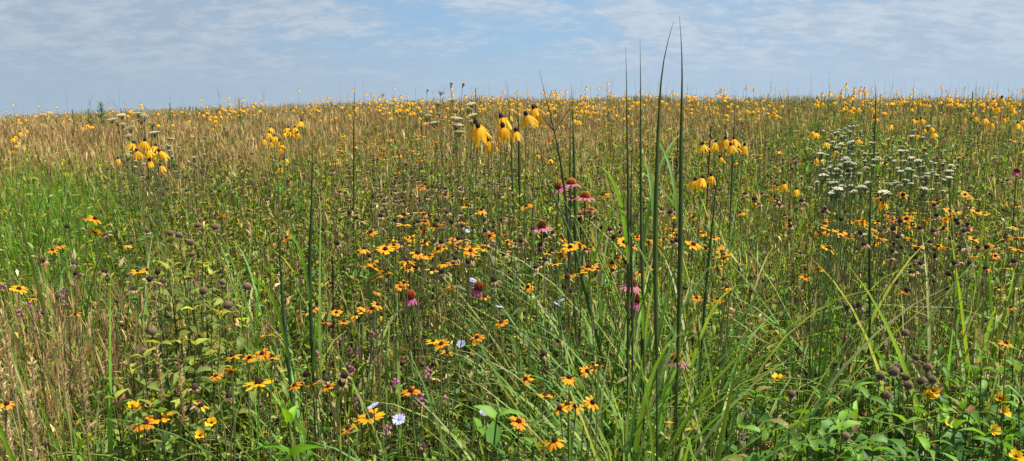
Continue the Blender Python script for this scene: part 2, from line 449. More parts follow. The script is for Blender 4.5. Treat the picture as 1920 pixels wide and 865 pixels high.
def make_pea(look):
    stem, P = unit_stem(.0019, .0012, (.20, .17, .06), .04)
    mb = MB()
    for k in range(9):            # feather leaves
        zf = .25 + .07 * k; a0 = k * 2.4; o = np.array([np.interp(zf, P[:, 2], P[:, q]) for q in range(3)])
        m = 8; tt = np.linspace(.15, 1, m); pos = o[None] + np.stack([np.cos(a0) * tt * .055, np.sin(a0) * tt * .055, .012 * np.sin(tt * 2)], -1)
        for sgn in (-1, 1):
            leaves(mb, pos, np.full(m, a0 + sgn * 1.2), np.full(m, .2), .014, .0042, np.array([.11, .19, .04]), .2, False)
    fol = (np.concatenate(mb.V), np.concatenate(mb.Fq), np.concatenate(mb.C), LEAF)
    pet = []
    for a, l, w, e in ((0.2, .019, .017, 35), (1.5, .017, .014, 25), (2.7, .018, .015, 40), (3.9, .020, .018, 15), (5.1, .017, .014, 30)):
        pet.append(petal(a, .001, 0, l, w, (e, e + 10, e - 10), (.82, .46, .006), (.86, .54, .012), tip=.75, cup=-.35))
    an = bumpy(.0035, .004, (.12, .03, .01), 10, .004, .002)
    return Proto('partridge_pea', 'yellow wildflower', 'yellow partridge peas', look, stem, P, fol, {'petal_ring': pet, 'anther_cluster': an})
PEA = [make_pea('butter-yellow cupped partridge pea'), make_pea('butter-yellow cupped partridge pea')]

# ------------------------------------------------------------------ placed by hand: pixel of the head, distance
def put(proto, px, py, d=None, h=None, lean=None, hs=1.0, tilt=None, parts=True, look=None, rz=None):
    if d is None: d = solve(px, py, h)
    P = at(px, py, d)
    hh = P[2] - g1(P[0], P[1])
    hmin = canopy(d) + float(rng.uniform(.0, .06))
    if hh < hmin or hh > 1.75:
        d2 = solve(px, py, hmin if hh < hmin else 1.5); hs = hs * min(max(d2 / d, .6), 1.25); d = d2; P = at(px, py, d)
    s = .07 if parts else .1
    lean = (random.gauss(0, s), random.gauss(0, s)) if lean is None else lean
    tilt = (random.gauss(0, .22), random.gauss(0, .22)) if tilt is None else tilt
    return proto.place(P, lean, hs, tilt, rz, parts, px, py, look)

RC = []     # yellow coneflowers: px, py, distance, variant
for px, py, d, v in [(897, 240, 1.75, 0), (893, 233, 1.9, 4), (917, 266, 1.85, 3), (941, 223, 1.95, 1), (943, 240, 1.85, 1), (967, 247, 2.05, 4), (987, 217, 1.85, 2), (1003, 206, 1.9, 3),
                     (1318, 272, 2.9, 2), (1341, 268, 2.9, 1), (1360, 262, 2.8, 0), (1376, 262, 2.8, 2), (1371, 274, 2.7, 2), (1396, 274, 3.2, 1), (1350, 296, 3.2, 3),
                     (1303, 339, 2.8, 1), (1317, 335, 2.7, 0), (1333, 331, 2.9, 1), (1453, 347, 3.6, 3), (1470, 345, 3.4, 1), (1493, 356, 3.5, 3), (1452, 370, 3.6, 3),
                     (250, 270, 3.2, 2), (271, 265, 3.2, 0), (256, 284, 3.1, 0), (278, 283, 3.2, 2), (286, 291, 3.3, 1), (299, 285, 3.0, 0), (281, 303, 3.2, 3), (302, 312, 3.4, 1), (221, 299, 3.8, 1), (291, 275, 3.3, 1),
                     (495, 262, 4.7, 1), (505, 250, 4.9, 0), (507, 240, 5.2, 2), (515, 257, 4.7, 0), (523, 264, 4.6, 2), (528, 272, 4.7, 4), (532, 250, 4.8, 1), (540, 240, 4.6, 0), (545, 248, 4.5, 2), (553, 240, 4.5, 0), (558, 250, 4.4, 1), (565, 228, 4.3, 2), (508, 267, 4.8, 3), (527, 279, 4.8, 1), (526, 315, 4.4, 3), (534, 299, 4.6, 3),
                     (1522, 247, 5.2, 0), (1531, 250, 5.2, 2), (1550, 268, 4.7, 2), (1567, 283, 4.6, 1), (1671, 234, 5.0, 0), (1711, 224, 5.0, 0), (1720, 226, 5.2, 1), (1727, 224, 5.0, 2), (1732, 242, 5.2, 4), (1746, 239, 4.8, 0), (1753, 250, 5.0, 2), (1721, 253, 5.4, 1), (1846, 223, 4.8, 0), (1858, 232, 5.0, 4), (1878, 184, 3.9, 2), (1863, 188, 4.2, 1), (1823, 212, 6.5, 1), (1828, 219, 6.5, 0), (1908, 232, 4.8, 0), (1918, 226, 4.6, 2), (1608, 262, 4.6, 2), (1529, 298, 4.2, 3), (1538, 300, 4.2, 2),
                     (1647, 369, 2.9, 3), (1653, 378, 2.8, 1), (1415, 380, 3.6, 3), (1480, 416, 3.2, 3), (405, 225, 7.5, 0), (398, 240, 8, 1), (1008, 290, 5.0, 3), (1031, 299, 4.8, 4)]:
    put(RAT[v], px, py, d, hs=random.uniform(.72, .9), tilt=(random.gauss(0, .2), random.gauss(0, .2)))
    RC.append((px, py))

for px, py, wd, v in [(163, 411, 28, 3), (178, 411, 30, 2), (178, 436, 30, 0), (98, 470, 28, 2), (112, 462, 24, 3), (240, 460, 22, 1), (258, 510, 24, 0), (275, 507, 22, 4), (35, 543, 34, 0), (62, 560, 18, 1), (165, 495, 16, 2), (415, 407, 22, 0), (163, 459, 18, 3),
                      (500, 630, 30, 0), (486, 720, 54, 4), (468, 672, 32, 3), (492, 664, 34, 3), (511, 671, 22, 2), (437, 669, 18, 2), (405, 706, 22, 3), (433, 697, 18, 2), (553, 724, 30, 3), (585, 723, 30, 0), (616, 726, 28, 3), (272, 795, 48, 3), (297, 786, 48, 0), (376, 762, 20, 2), (415, 582, 22, 3), (588, 580, 22, 0), (631, 587, 24, 0), (612, 606, 18, 3), (13, 758, 24, 3), (142, 590, 20, 2),
                      (683, 468, 34, 1), (672, 474, 22, 2), (700, 491, 24, 1), (742, 449, 22, 0), (738, 463, 22, 1), (765, 448, 24, 0), (764, 458, 20, 1), (797, 432, 22, 2), (796, 460, 24, 1), (832, 466, 24, 0), (850, 452, 18, 3), (756, 498, 28, 1), (767, 505, 18, 2), (830, 496, 22, 1), (758, 531, 26, 2), (752, 538, 20, 3), (708, 548, 18, 1), (708, 572, 14, 2), (680, 577, 16, 1), (697, 580, 16, 0), (668, 590, 14, 2), (645, 604, 14, 3), (876, 387, 26, 4), (868, 371, 18, 2), (870, 417, 24, 0), (836, 362, 20, 2), (843, 372, 18, 1), (790, 397, 16, 2), (793, 432, 18, 1), (770, 550, 24, 2), (828, 646, 24, 0), (812, 641, 22, 4), (838, 662, 16, 2), (858, 462, 18, 3), (806, 480, 16, 2), (773, 448, 16, 4),
                      (694, 784, 54, 0), (654, 805, 26, 3), (1022, 743, 30, 0), (972, 792, 24, 3), (1067, 710, 22, 1), (1100, 697, 16, 2), (1112, 693, 18, 2), (986, 712, 14, 2), (1122, 684, 12, 2), (771, 735, 20, 3), (1064, 760, 28, 2), (1080, 763, 20, 3), (1050, 767, 18, 1), (940, 606, 14, 3), (895, 634, 26, 3), (1040, 828, 14, 1), (1110, 755, 14, 2),
                      (947, 440, 22, 3), (957, 470, 18, 1), (952, 455, 18, 2), (1055, 449, 20, 2), (1108, 465, 18, 1), (1063, 520, 20, 3), (1072, 515, 16, 2), (1030, 475, 14, 2), (1088, 460, 14, 3),
                      (1216, 409, 22, 1), (1293, 403, 22, 0), (1244, 430, 18, 3), (1262, 436, 20, 0), (1310, 433, 22, 2), (1317, 439, 20, 1), (1270, 448, 18, 2), (1195, 446, 18, 3), (1160, 484, 18, 1), (1170, 487, 16, 2), (1113, 495, 20, 2), (1120, 505, 18, 3), (1224, 503, 20, 2), (1180, 500, 16, 3), (1200, 511, 16, 1), (1300, 408, 16, 3), (1218, 450, 16, 2),
                      (1353, 472, 24, 0), (1338, 485, 18, 3), (1358, 487, 22, 2), (1345, 503, 18, 2), (1323, 466, 16, 0), (1306, 560, 16, 3), (1347, 563, 18, 3), (1363, 540, 16, 2), (1368, 550, 16, 3), (1355, 525, 14, 2),
                      (1570, 413, 22, 2), (1543, 432, 20, 2), (1552, 436, 20, 1), (1594, 447, 24, 2), (1610, 412, 30, 1), (1620, 420, 26, 2), (1640, 430, 24, 1), (1673, 413, 22, 3), (1707, 400, 22, 0), (1700, 412, 30, 0), (1712, 426, 30, 0), (1723, 427, 24, 1), (1747, 410, 24, 0), (1735, 415, 22, 2), (1759, 378, 32, 0), (1748, 384, 22, 1), (1780, 397, 24, 0), (1793, 397, 24, 1), (1815, 372, 28, 0), (1832, 398, 28, 0), (1845, 402, 28, 4), (1813, 408, 20, 2), (1794, 413, 20, 2), (1817, 428, 22, 1), (1825, 449, 26, 0), (1663, 493, 22, 2), (1850, 504, 26, 0), (1866, 480, 22, 3), (1903, 426, 20, 1), (1892, 383, 18, 0), (1793, 478, 16, 3), (1828, 481, 18, 2), (1776, 466, 16, 2), (1697, 550, 22, 3), (1873, 541, 18, 2), (1643, 371, 18, 3), (1510, 521, 16, 3), (1480, 420, 16, 2), (1518, 424, 14, 3), (1552, 460, 16, 3), (1640, 457, 16, 2), (1765, 431, 20, 2), (1687, 407, 18, 3), (1665, 402, 18, 1), (1772, 412, 20, 1), (1845, 430, 16, 2), (1730, 400, 18, 0), (1536, 508, 14, 2), (1560, 400, 14, 0), (1896, 578, 20, 3), (1886, 645, 24, 3),
                      (745, 325, 10, 0), (695, 290, 10, 3), (730, 263, 12, 0), (710, 250, 12, 1), (700, 262, 10, 2), (770, 285, 12, 1), (695, 275, 10, 0), (820, 300, 12, 2), (810, 275, 12, 3), (1210, 270, 10, 3), (640, 290, 9, 0), (1030, 268, 10, 3), (1060, 275, 9, 2)]:
    d = 93.0 / wd
    d = min(max(d, 1.55), 9)
    hmax = 1.12
    P = at(px, py, d); hh = P[2] - g1(P[0], P[1])
    if hh > hmax: d = solve(px, py, hmax)
    v = random.choice((v, v, v, 5, 6)) if wd < 30 else v
    put(SUS[v], px, py, d, hs=random.uniform(.7, .95) if wd < 40 else 1.0, parts=wd > 11, tilt=(random.gauss(.12, .24), random.gauss(0, .28)))

for cx_, cy_, sx_, sy_, n_ in [(700, 275, 60, 22, 26), (800, 255, 50, 20, 12), (1440, 270, 60, 25, 6), (1760, 275, 80, 25, 10), (820, 440, 90, 40, 24), (1130, 470, 70, 40, 14), (1740, 430, 90, 35, 16), (1290, 440, 60, 40, 9), (730, 500, 60, 30, 8), (1520, 430, 60, 30, 7)]:
    for q in range(n_):
        put(random.choice(SUS), random.gauss(cx_, sx_), random.gauss(cy_, sy_), None, random.uniform(.84, 1.0), hs=random.uniform(.5, .78), parts=cy_ > 300, tilt=(random.gauss(.1, .3), random.gauss(0, .3)))
for px, py, d, v, tl, lb in [(1071, 345, 2.5, 0, (.0, .0), 'bright pink coneflower with orange dome, highest of the pink group'),
                         (1048, 352, 2.6, 1, (.1, -.35), 'pink coneflower tilting left behind the leaning grass leaf, dark orange dome'),
                         (1097, 370, 2.4, 0, (0.02, .05), 'widest pink coneflower, wide open under the topmost one'),
                         (1077, 373, 2.7, 3, (.1, .0), 'small pale pink coneflower seen edge-on beside the widest one'),
                         (1090, 402, 2.7, 3, (.1, -.1), 'flat pink coneflower with pale orange middle, lowest of its group'),
                         (1107, 394, 2.7, 3, (-.05, .1), 'small rosy pink coneflower seen from the side beneath the widest one'),
                         (1016, 425, 2.6, 0, (.25, 0), 'lone pink coneflower tilted forward, left of the pink group'),
                         (769, 556, 2.2, 2, (.15, .05), 'pink coneflower with hanging petals below the golden susans, topped with dark rust'),
                         (897, 540, 2.3, 2, (.2, .3), 'faded mauve coneflower hanging right beside two chicory blooms'),
                         (1184, 534, 2.1, 1, (.1, .1), 'rusty orange domed pink coneflower between the tall stalks'),
                         (1192, 562, 2.1, 2, (.1, .4), 'dark domed pink coneflower sagging right under the rusty domed one'),
                         (1268, 675, 1.75, 1, (.1, -.1), 'magenta coneflower with fiery orange dome low among broad grass blades'),
                         (1906, 322, 3.4, 2, (0, .2), 'dull dusky pink coneflower near the right end of the meadow')]:
    o = put(ECH[v], px, py, d, hs=.66 if py > 600 else (.7 if px > 1900 else .84), tilt=tl); ITEMS[-1]['fixed'] = lb

for px, py, d in [(319, 438, 2.5), (336, 442, 2.45), (357, 455, 2.5), (371, 423, 2.6), (403, 426, 2.6), (360, 478, 2.4), (417, 530, 2.3), (463, 538, 2.3), (381, 546, 2.2), (428, 573, 2.15), (285, 622, 1.9), (269, 660, 1.8), (283, 720, 1.8),
                  (1717, 671, 1.85), (1675, 697, 1.75), (1688, 691, 1.85), (1650, 705, 1.75), (1699, 708, 1.75), (1703, 724, 1.7), (1728, 715, 1.8), (1748, 713, 1.75), (1663, 742, 1.7), (1484, 739, 1.7), (1585, 819, 1.65), (1740, 690, 1.85), (762, 308, 5), (437, 293, 6), (1697, 625, 2.0)]:
    put(random.choice(BALL), px, py, d, hs=random.uniform(.55, .76))

for px, py, d in [(875, 434, 2.8), (886, 527, 2.3), (890, 538, 2.3), (936, 577, 2.1), (1045, 573, 2.2), (1053, 565, 2.25), (865, 646, 2.0), (701, 763, 1.6), (748, 788, 1.6), (910, 774, 1.65)]:
    put(random.choice(CHI), px, py, d, hs=random.uniform(.58, .75), tilt=(random.uniform(-.1, .8), random.uniform(-.5, .5)))

for px, py, d in [(1873, 747, 1.65), (1880, 772, 1.65), (1861, 808, 1.55), (1750, 735, 1.75), (1780, 793, 1.65), (1457, 712, 1.8), (248, 762, 1.75), (258, 768, 1.8), (377, 817, 1.6), (397, 793, 1.65), (287, 757, 1.75), (1508, 522, 2.4), (1740, 745, 1.75), (1020, 838, 1.6), (1905, 858, 1.5)]:
    put(random.choice(PEA), px, py, d, hs=.82 if px > 900 else .7, tilt=(random.uniform(.3, 1.0), random.uniform(-.4, .4)))

for px, py, d in [(118, 540, 2.2), (126, 548, 2.2), (108, 548, 2.2), (120, 566, 2.15), (55, 568, 2.1), (36, 583, 2.1), (74, 588, 2.05), (5, 535, 2.2), (697, 624, 2.0), (638, 637, 2.0), (655, 655, 1.95), (667, 653, 1.95), (650, 684, 1.9), (660, 690, 1.9), (757, 672, 1.9), (801, 690, 1.85), (803, 703, 1.8), (740, 712, 1.8), (672, 745, 1.75), (786, 738, 1.75), (790, 749, 1.72), (834, 745, 1.75), (756, 773, 1.7), (725, 800, 1.65), (793, 833, 1.6), (1584, 632, 2.0), (593, 660, 1.9), (700, 668, 1.9)]:
    put(random.choice(CLO), px, py, d, hs=random.uniform(.45, .75))

# white flowers
for px, py, d in [(211, 230, 4.6), (221, 236, 4.6), (231, 239, 4.6), (246, 247, 4.4), (271, 225, 4.8), (285, 240, 4.6), (228, 222, 5), (260, 219, 5.2), (242, 261, 4.2), (290, 256, 4.5), (265, 232, 4.8), (240, 300, 3.8),
                  (821, 199, 4.6), (848, 192, 5), (885, 201, 4.8), (824, 219, 4.2), (791, 220, 4.2), (855, 212, 4.5), (888, 222, 4.2), (886, 236, 4.0), (801, 226, 4.2), (855, 230, 4.0), (855, 242, 4.0), (861, 255, 3.8), (815, 238, 4.0), (878, 212, 4.6), (826, 178, 6)]:
    put(QAL[random.random() < .35], px, py, d, hs=random.uniform(.55, .8), tilt=(random.uniform(-.1, .3), random.gauss(0, .15)))
for px, py, d in [(845, 164, 4.5), (867, 164, 5), (800, 174, 6), (717, 182, 7)]:
    put(DUMB[0], px, py, d, hs=.55)
wy = []
for k in range(1000):
    if len(wy) >= 200: break
    c = random.choice([(1588, 290, 24, 40), (1600, 320, 36, 36), (1585, 300, 20, 34), (1700, 305, 26, 30), (1640, 325, 70, 36), (1745, 330, 34, 24), (1588, 258, 14, 12), (1560, 335, 20, 22)])
    px, py = random.gauss(c[0], c[2]), random.gauss(c[1], c[3])
    if not (1525 < px < 1800 and 242 < py < 392): continue
    if any(abs(px - a) < 5 and abs(py - b) < 3.5 for a, b in wy): continue
    wy.append((px, py)); put(UMB[random.random() < .5], px, py, None, random.uniform(.82, 1.12), tilt=(random.gauss(.08, .12), random.gauss(0, .15)), hs=random.uniform(.38, .75), parts=False)
for px, py in [(1563, 367), (1566, 373), (1620, 455)]: put(UMB[0], px, py, 3.2)
for k in range(40):    # pale little ones left of the middle
    put(UMB[1], random.gauss(310, 45), random.gauss(280, 22), None, random.uniform(.8, .95), parts=False, hs=.8)

# spent flower heads
n_sp = 0
for px, py, d in [(1600, 577, 2.1), (1588, 578, 2.1), (1602, 603, 2.0), (1610, 574, 2.1), (610, 713, 1.8), (645, 706, 1.75), (372, 760, 1.75), (366, 728, 1.8), (1165, 425, 2.6), (755, 415, 2.8), (785, 418, 2.8), (820, 415, 2.8), (845, 418, 2.7), (838, 400, 2.9), (868, 425, 2.7), (925, 437, 2.7), (865, 450, 2.6), (945, 478, 2.5), (1023, 445, 2.6), (1012, 470, 2.5), (1036, 470, 2.5), (887, 480, 2.5), (1058, 540, 2.3), (1070, 548, 2.2), (945, 565, 2.2), (1098, 470, 2.5), (1150, 445, 2.6), (1240, 395, 2.8), (1257, 399, 2.8), (1276, 395, 2.8), (1793, 415, 2.7), (1717, 495, 2.4), (1710, 480, 2.5), (1685, 440, 2.6), (1413, 375, 3), (1455, 383, 3), (1503, 378, 3), (125, 427, 2.7), (140, 497, 2.3), (145, 515, 2.2), (195, 510, 2.2), (80, 490, 2.4), (295, 512, 2.3), (278, 525, 2.2), (305, 530, 2.2), (250, 545, 2.2), (200, 443, 2.5), (1020, 665, 1.9), (1025, 695, 1.85), (1055, 617, 2.0), (1050, 640, 1.95), (575, 705, 1.8), (430, 745, 1.75), (640, 720, 1.75)]:
    put(random.choice(SPENT), px, py, d, tilt=(random.gauss(.1, .3), random.gauss(0, .3))); n_sp += 1
SP_FAR = []
AREAS = [(800, 345, 110, 45, .34), (860, 430, 110, 50, .12), (340, 325, 75, 32, .14), (1190, 300, 80, 45, .08), (1390, 265, 45, 18, .08), (1480, 300, 35, 18, .08), (1440, 380, 60, 30, .05), (1720, 450, 110, 55, .13), (1840, 270, 70, 35, .12), (470, 330, 55, 30, .06), (1100, 450, 90, 40, .06), (1020, 250, 60, 20, .05), (1720, 340, 60, 30, .04)]
wts = np.array([a[4] for a in AREAS]); wts = wts / wts.sum()
cand = []
for k in range(640):
    a = AREAS[rng.choice(len(AREAS), p=wts)]
    px, py = rng.normal(a[0], a[2]), rng.normal(a[1], a[3])
    if py < 215 or py > 560 or px < 150 or px > 1915: continue
    h = rng.uniform(.80, .97); cand.append((solve(px, py, h), px, py))
cand.sort()
for k, (d, px, py) in enumerate(cand):
    v = SPENT[rng.choice(4, p=[.35, .25, .2, .2])]
    if n_sp < 300: put(v, px, py, d, parts=d < 2.9, tilt=(random.gauss(.1, .3), random.gauss(0, .3)), hs=random.uniform(.7, 1.0)); n_sp += 1
    else: SP_FAR.append((at(px, py, d), v))

# yellow coneflower crowd towards the crest
cl = []
for k in range(400):
    if rng.random() < .45: y = rng.uniform(6.0, 13)
    else: y = rng.uniform(11, 23)
    x = rng.uniform(-.70, .70) * y
    px, py = project(x, y, g1(x, y) + 1.0)
    w = 1.0
    if px < 330: w = .35
    if 600 < px < 1000: w = 1.25
    if px > 1500: w = 1.3
    if py > 225 and px < 700: w *= .35
    if 1180 < px < 1340: w *= .8
    if rng.random() > w * .7 * (1.7 if math.sin(x * .9 + 1.3) + math.sin(y * .7 + x * .3) > .2 else .22): continue
    cl.append((x, y))
heads = []
for x, y in cl:
    n = int(rng.integers(2, 14))
    for q in range(n):
        xx, yy = x + rng.normal(0, .2), y + rng.normal(0, .22)
        heads.append((math.hypot(xx, yy), xx, yy, g1(xx, yy) + float(np.clip(rng.normal(.95 if yy < 12 else .88, .10), .70, 1.2))))
for px0, py0, d0, n, sx, sy in [(1585, 185, 7.5, 26, 26, 11), (1675, 187, 8, 7, 10, 5), (1722, 193, 8, 14, 14, 6), (1785, 190, 8, 12, 18, 5), (1452, 211, 8, 9, 10, 5), (1412, 207, 8.5, 8, 10, 3), (1357, 181, 9, 12, 10, 6), (1645, 207, 7, 12, 30, 9), (1300, 182, 10, 10, 14, 4), (740, 190, 9, 14, 26, 8), (690, 200, 9, 12, 20, 10), (760, 205, 8, 10, 22, 6), (1085, 205, 8.5, 14, 14, 10), (1040, 175, 9, 8, 14, 4), (470, 200, 10, 12, 30, 6), (250, 210, 9, 8, 16, 5), (165, 240, 7, 4, 8, 6), (30, 252, 6.5, 7, 14, 10), (1890, 205, 6, 10, 20, 12)]:
    for q in range(n):
        P = at(px0 + random.gauss(0, sx), py0 + random.gauss(0, sy), d0 * random.uniform(.92, 1.08))
        hh = P[2] - g1(P[0], P[1]); hh = min(max(hh, .75), 1.3)
        heads.append((math.hypot(P[0], P[1]), P[0], P[1], g1(P[0], P[1]) + hh))
heads.sort()
n_rat = len(RC); R_FAR = []
for d, x, y, z in heads:
    v = RAT[rng.choice(5, p=[.32, .08, .38, .1, .12])]
    inside = abs(x) < .645 * y
    if n_rat < 300 and inside:
        v.place((x, y, z), (random.gauss(0, .06), random.gauss(0, .06)), random.uniform(.58, .82), (random.gauss(0, .1), random.gauss(0, .1)), None, False, look=None); n_rat += 1
    else: R_FAR.append(((x, y, z), v))
print('coneflowers', len(heads), n_rat, len(R_FAR), 'spent', n_sp, len(SP_FAR))

def far_mass(name, items, label, cat):
    mb = MB()
    for P, v in items:
        L = P[2] - g1(P[0], P[1]); a = random.uniform(0, 6.28)
        s = random.uniform(.85, 1.15)
        T = np.array([[math.cos(a) * s, -math.sin(a) * s, 0, P[0]], [math.sin(a) * s, math.cos(a) * s, 0, P[1]], [0, 0, 1, P[2] - 1.0 * 1], [0, 0, 0, 1]])
        for q in v.allp:
            V, Fc, C, m = q
            V = np.asarray(V).copy(); low = V[:, 2] < .95
            V[low, 2] = V[low, 2] * (L - .05) / .95 + (1 - L)
            mb.addT((V, Fc, C, m), T)
    o = link(name, mb.mesh(name)); tag(o, label, cat, None, 'stuff'); return o
if R_FAR: far_mass('yellow_coneflower_drift', R_FAR, 'drifts of tiny yellow coneflowers speckling the farthest slope and crest', 'wildflowers')
if SP_FAR: far_mass('spent_flower_drift', SP_FAR, 'haze of small withered brown flower heads in the middle distance', 'wildflowers')

# ------------------------------------------------------------------ tall grass stalks
def stalk(pts, d, w, label, col=(.085, .13, .04), seed=False, lean=0.0, group='tall bluestem grass stalks'):
    P = [at(px, py, d + lean * k) for k, (px, py) in enumerate(pts)]
    b = P[-1]; dirv = (P[-1] - P[-2]) / np.linalg.norm(P[-1] - P[-2])
    gz = g1(b[0], b[1]); n = (b[2] - gz) / max(-dirv[2], .3); foot = b + dirv * n * np.array([.5, .5, 1]); foot[2] = g1(foot[0], foot[1])
    root = link('bluestem_stalk', None); root.location = foot; tag(root, label, 'tall grass', group)
    pts3 = np.array([foot] + P[::-1]) - foot
    # smooth path
    s = np.concatenate([[0], np.cumsum(np.linalg.norm(np.diff(pts3, axis=0), axis=1))]); L = s[-1]
    q = np.linspace(0, L, 40); path = np.stack([np.interp(q, s, pts3[:, k]) for k in range(3)], -1)
    for _ in range(4): path[1:-1] = path[:-2] * .25 + path[1:-1] * .5 + path[2:] * .25
    rr = w * d / F * .5
    cut = 24
    mb = MB(); tubes(mb, path[None, :cut], np.full((1, cut), rr * .62), np.array(col) * 1.0, 7); link('stem', mb.mesh('stalk_stem'), root)
    # the rolled leaf: a flattened, folded spear
    t = np.linspace(0, 1, 40 - cut + 3); lp = path[cut - 3:]
    prof = np.interp(t, [0, .1, .35, .6, .85, 1], [.75, 1.05, 1.3, 1.0, .36, .06]) * rr
    V = np.stack([lp + np.stack([-prof, prof * .25, 0 * prof], -1), lp + np.stack([0 * prof, -prof * .45, 0 * prof], -1), lp + np.stack([prof, prof * .25, 0 * prof], -1), lp + np.stack([0 * prof, prof * .5, 0 * prof], -1)], 1)
    mb = MB(); mb.add(V.reshape(-1, 3), grid_faces(1, len(lp), 4, True), np.array(col) * .9, LEAF)
    link('rolled_leaf', mb.mesh('stalk_leaf'), root)
    # nodes
    mb = MB()
    for k in (8, 15, 21):
        p = path[k]; tubes(mb, np.array([[p - [0, 0, .004], p, p + [0, 0, .004]]]), np.array([[rr * .62, rr * .85, rr * .62]]), (.14, .08, .05), 7, DRY)
    link('stem_node', mb.mesh('stalk_node'), root)
    if w > 5 and len(pts) > 4:
        mb = MB(); ks = np.array([9, 15, 22, 27]); m = len(ks); c = np.array([(.12, .24, .04)] * m)
        blades(mb, path[ks], rng.uniform(.22, .42, m), rng.uniform(.006, .010, m), rng.uniform(0, 6.28, m), rng.uniform(.15, .4, m), rng.uniform(.2, 1.9, m), c * .9, c, 9, .35, LEAF, 2.0, rng.normal(0, .6, m))
        link('leaf', mb.mesh('stalk_blades'), root)
    if seed:
        tip = path[-1]; mb = MB()
        for a, e in ((.3, .10), (2.6, .13), (4.2, .07)):
            k = np.linspace(0, 1, 6)[:, None]
            tubes(mb, (path[-6] + (np.array([math.cos(a) * e * .5, math.sin(a) * .02, .07]) * k))[None], np.linspace(.0022, .0012, 6)[None], (.20, .12, .08), 5, DRY)
        link('seed_spike', mb.mesh('stalk_seed'), root)
    return root

stalk([(1173, 85), (1175, 118), (1175, 200), (1179, 400), (1178, 620)], 1.65, 5.6, 'straight dark stalk, leftmost of the four tall stalks against the sky')
stalk([(1200, 68), (1198, 85), (1202, 130), (1201, 200), (1202, 400), (1207, 630)], 1.7, 5.2, 'slim dark stalk with wavy tip, second from left of four tall stalks')
stalk([(1263, 40), (1248, 65), (1243, 100), (1238, 150), (1232, 300), (1228, 480), (1232, 640)], 1.6, 7.6, 'thick dark stalk whose thin tip bends right, third of four tall stalks')
stalk([(1274, 30), (1279, 75), (1281, 110), (1279, 170), (1277, 230), (1277, 430), (1272, 640)], 1.6, 7.4, 'tallest dark stalk with tip bending left, rightmost of the four tall stalks')
stalk([(1010, 128), (1015, 150), (1022, 180), (1034, 222), (1045, 270), (1051, 302), (1060, 360)], 2.3, 4, 'leaning thin stalk ending in a forked reddish seed spike against the sky', (.07, .08, .05), True)
stalk([(1071, 158), (1073, 200), (1076, 280), (1078, 340)], 2.6, 5, 'short dark spear of grass peaking just above the crest')
stalk([(1067, 172), (1070, 220), (1069, 300), (1068, 350)], 2.7, 3.6, 'thinner dark spear beside the short one at the crest')
stalk([(586, 245), (586, 280), (585, 330), (584, 410), (579, 500), (583, 600)], 1.8, 6, 'long green stalk with pale slender tip, right one of the left pair', (.05, .11, .045))
stalk([(519, 380), (522, 420), (527, 520), (531, 600), (541, 680)], 1.75, 6, 'dark green stalk standing lower, left one of the left pair', (.05, .11, .045))
stalk([(1349, 285), (1344, 330), (1338, 400), (1330, 480), (1322, 560)], 2.0, 4.5, 'green stalk leaning right, passing beside the yellow coneflower trio', (.05, .12, .04))
stalk([(1635, 285), (1633, 320), (1632, 400), (1630, 480), (1632, 560)], 2.1, 4.5, 'dark stalk rising through the left half of the white yarrow', (.05, .08, .035))
stalk([(1012, 300), (1020, 325), (1036, 365), (1052, 400), (1072, 440)], 2.1, 6, 'green grass leaf leaning left beside the pink coneflower group', (.07, .16, .05))
stalk([(970, 168), (971, 186), (971, 205), (972, 230)], 4.2, 4, 'dark short spear on the crest above the central coneflowers')
stalk([(1378, 168), (1378, 210), (1376, 260), (1374, 300)], 3.5, 3.2, 'fine grey green stem crossing the crest right of the tall stalks', (.10, .12, .08))
stalk([(665, 152), (665, 180), (664, 215), (663, 260)], 3.8, 3, 'fine dark stem crossing the crest left of the wild carrots')
stalk([(948, 150), (953, 185), (956, 220), (958, 250)], 3.6, 2.6, 'thin tilted stem crossing the crest above the central coneflowers')
stalk([(1640, 148), (1642, 175), (1642, 200)], 5.5, 3, 'thin dark stem sticking above the crest over the yarrow')
stalk([(1187, 240), (1184, 300), (1183, 420), (1186, 600)], 1.9, 4, 'thin reddish stalk standing between the two leftmost tall stalks', (.10, .07, .04))
stalk([(1210, 395), (1207, 480), (1205, 600)], 1.9, 4, 'low thin green stalk among the bases of the tall stalks', (.06, .12, .04))

# ------------------------------------------------------------------ broad grass tufts
def tuft(px, py, h, n, spread, w, label, curl=(.3, 2.6), col=(.125, .26, .055), d=None, mode=None, fold=.35, lean=(.02, .3)):
    d = solve(px, py, h) if d is None else d
    P = at(px, py, d); x, y = P[0], P[1]; z = g1(x, y)
    mb = MB(); base = np.stack([rng.normal(0, spread, n), rng.normal(0, spread, n), np.zeros(n)], -1)
    base[:, 2] = ground(base[:, 0] + x, base[:, 1] + y) - z
    H = max(P[2] - z, .45) * rng.uniform(.75, 1.25, n)
    c = np.array(col)[None] * rng.uniform(.7, 1.35, (n, 1)); c[:, 0] *= rng.uniform(.75, 1.35, n)
    if n > 9 and w > .007: pl = rng.random(n) < .3; c[pl] = np.array((.30, .35, .14)) * rng.uniform(.8, 1.2, (int(pl.sum()), 1))
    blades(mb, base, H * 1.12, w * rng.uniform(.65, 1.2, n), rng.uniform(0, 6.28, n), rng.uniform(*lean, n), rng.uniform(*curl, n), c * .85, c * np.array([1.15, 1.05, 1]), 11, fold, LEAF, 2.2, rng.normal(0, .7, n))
    o = link('grass_tuft', mb.mesh('grass_tuft')); o.location = (x, y, z); tag(o, None, 'grass tuft', 'tufts of broad green grass')
    if label: o['label'] = label
    ITEMS.append(dict(o=o, look='arching broad green grass tuft', px=px, py=py, cat='tuft', fixed=label)); return o
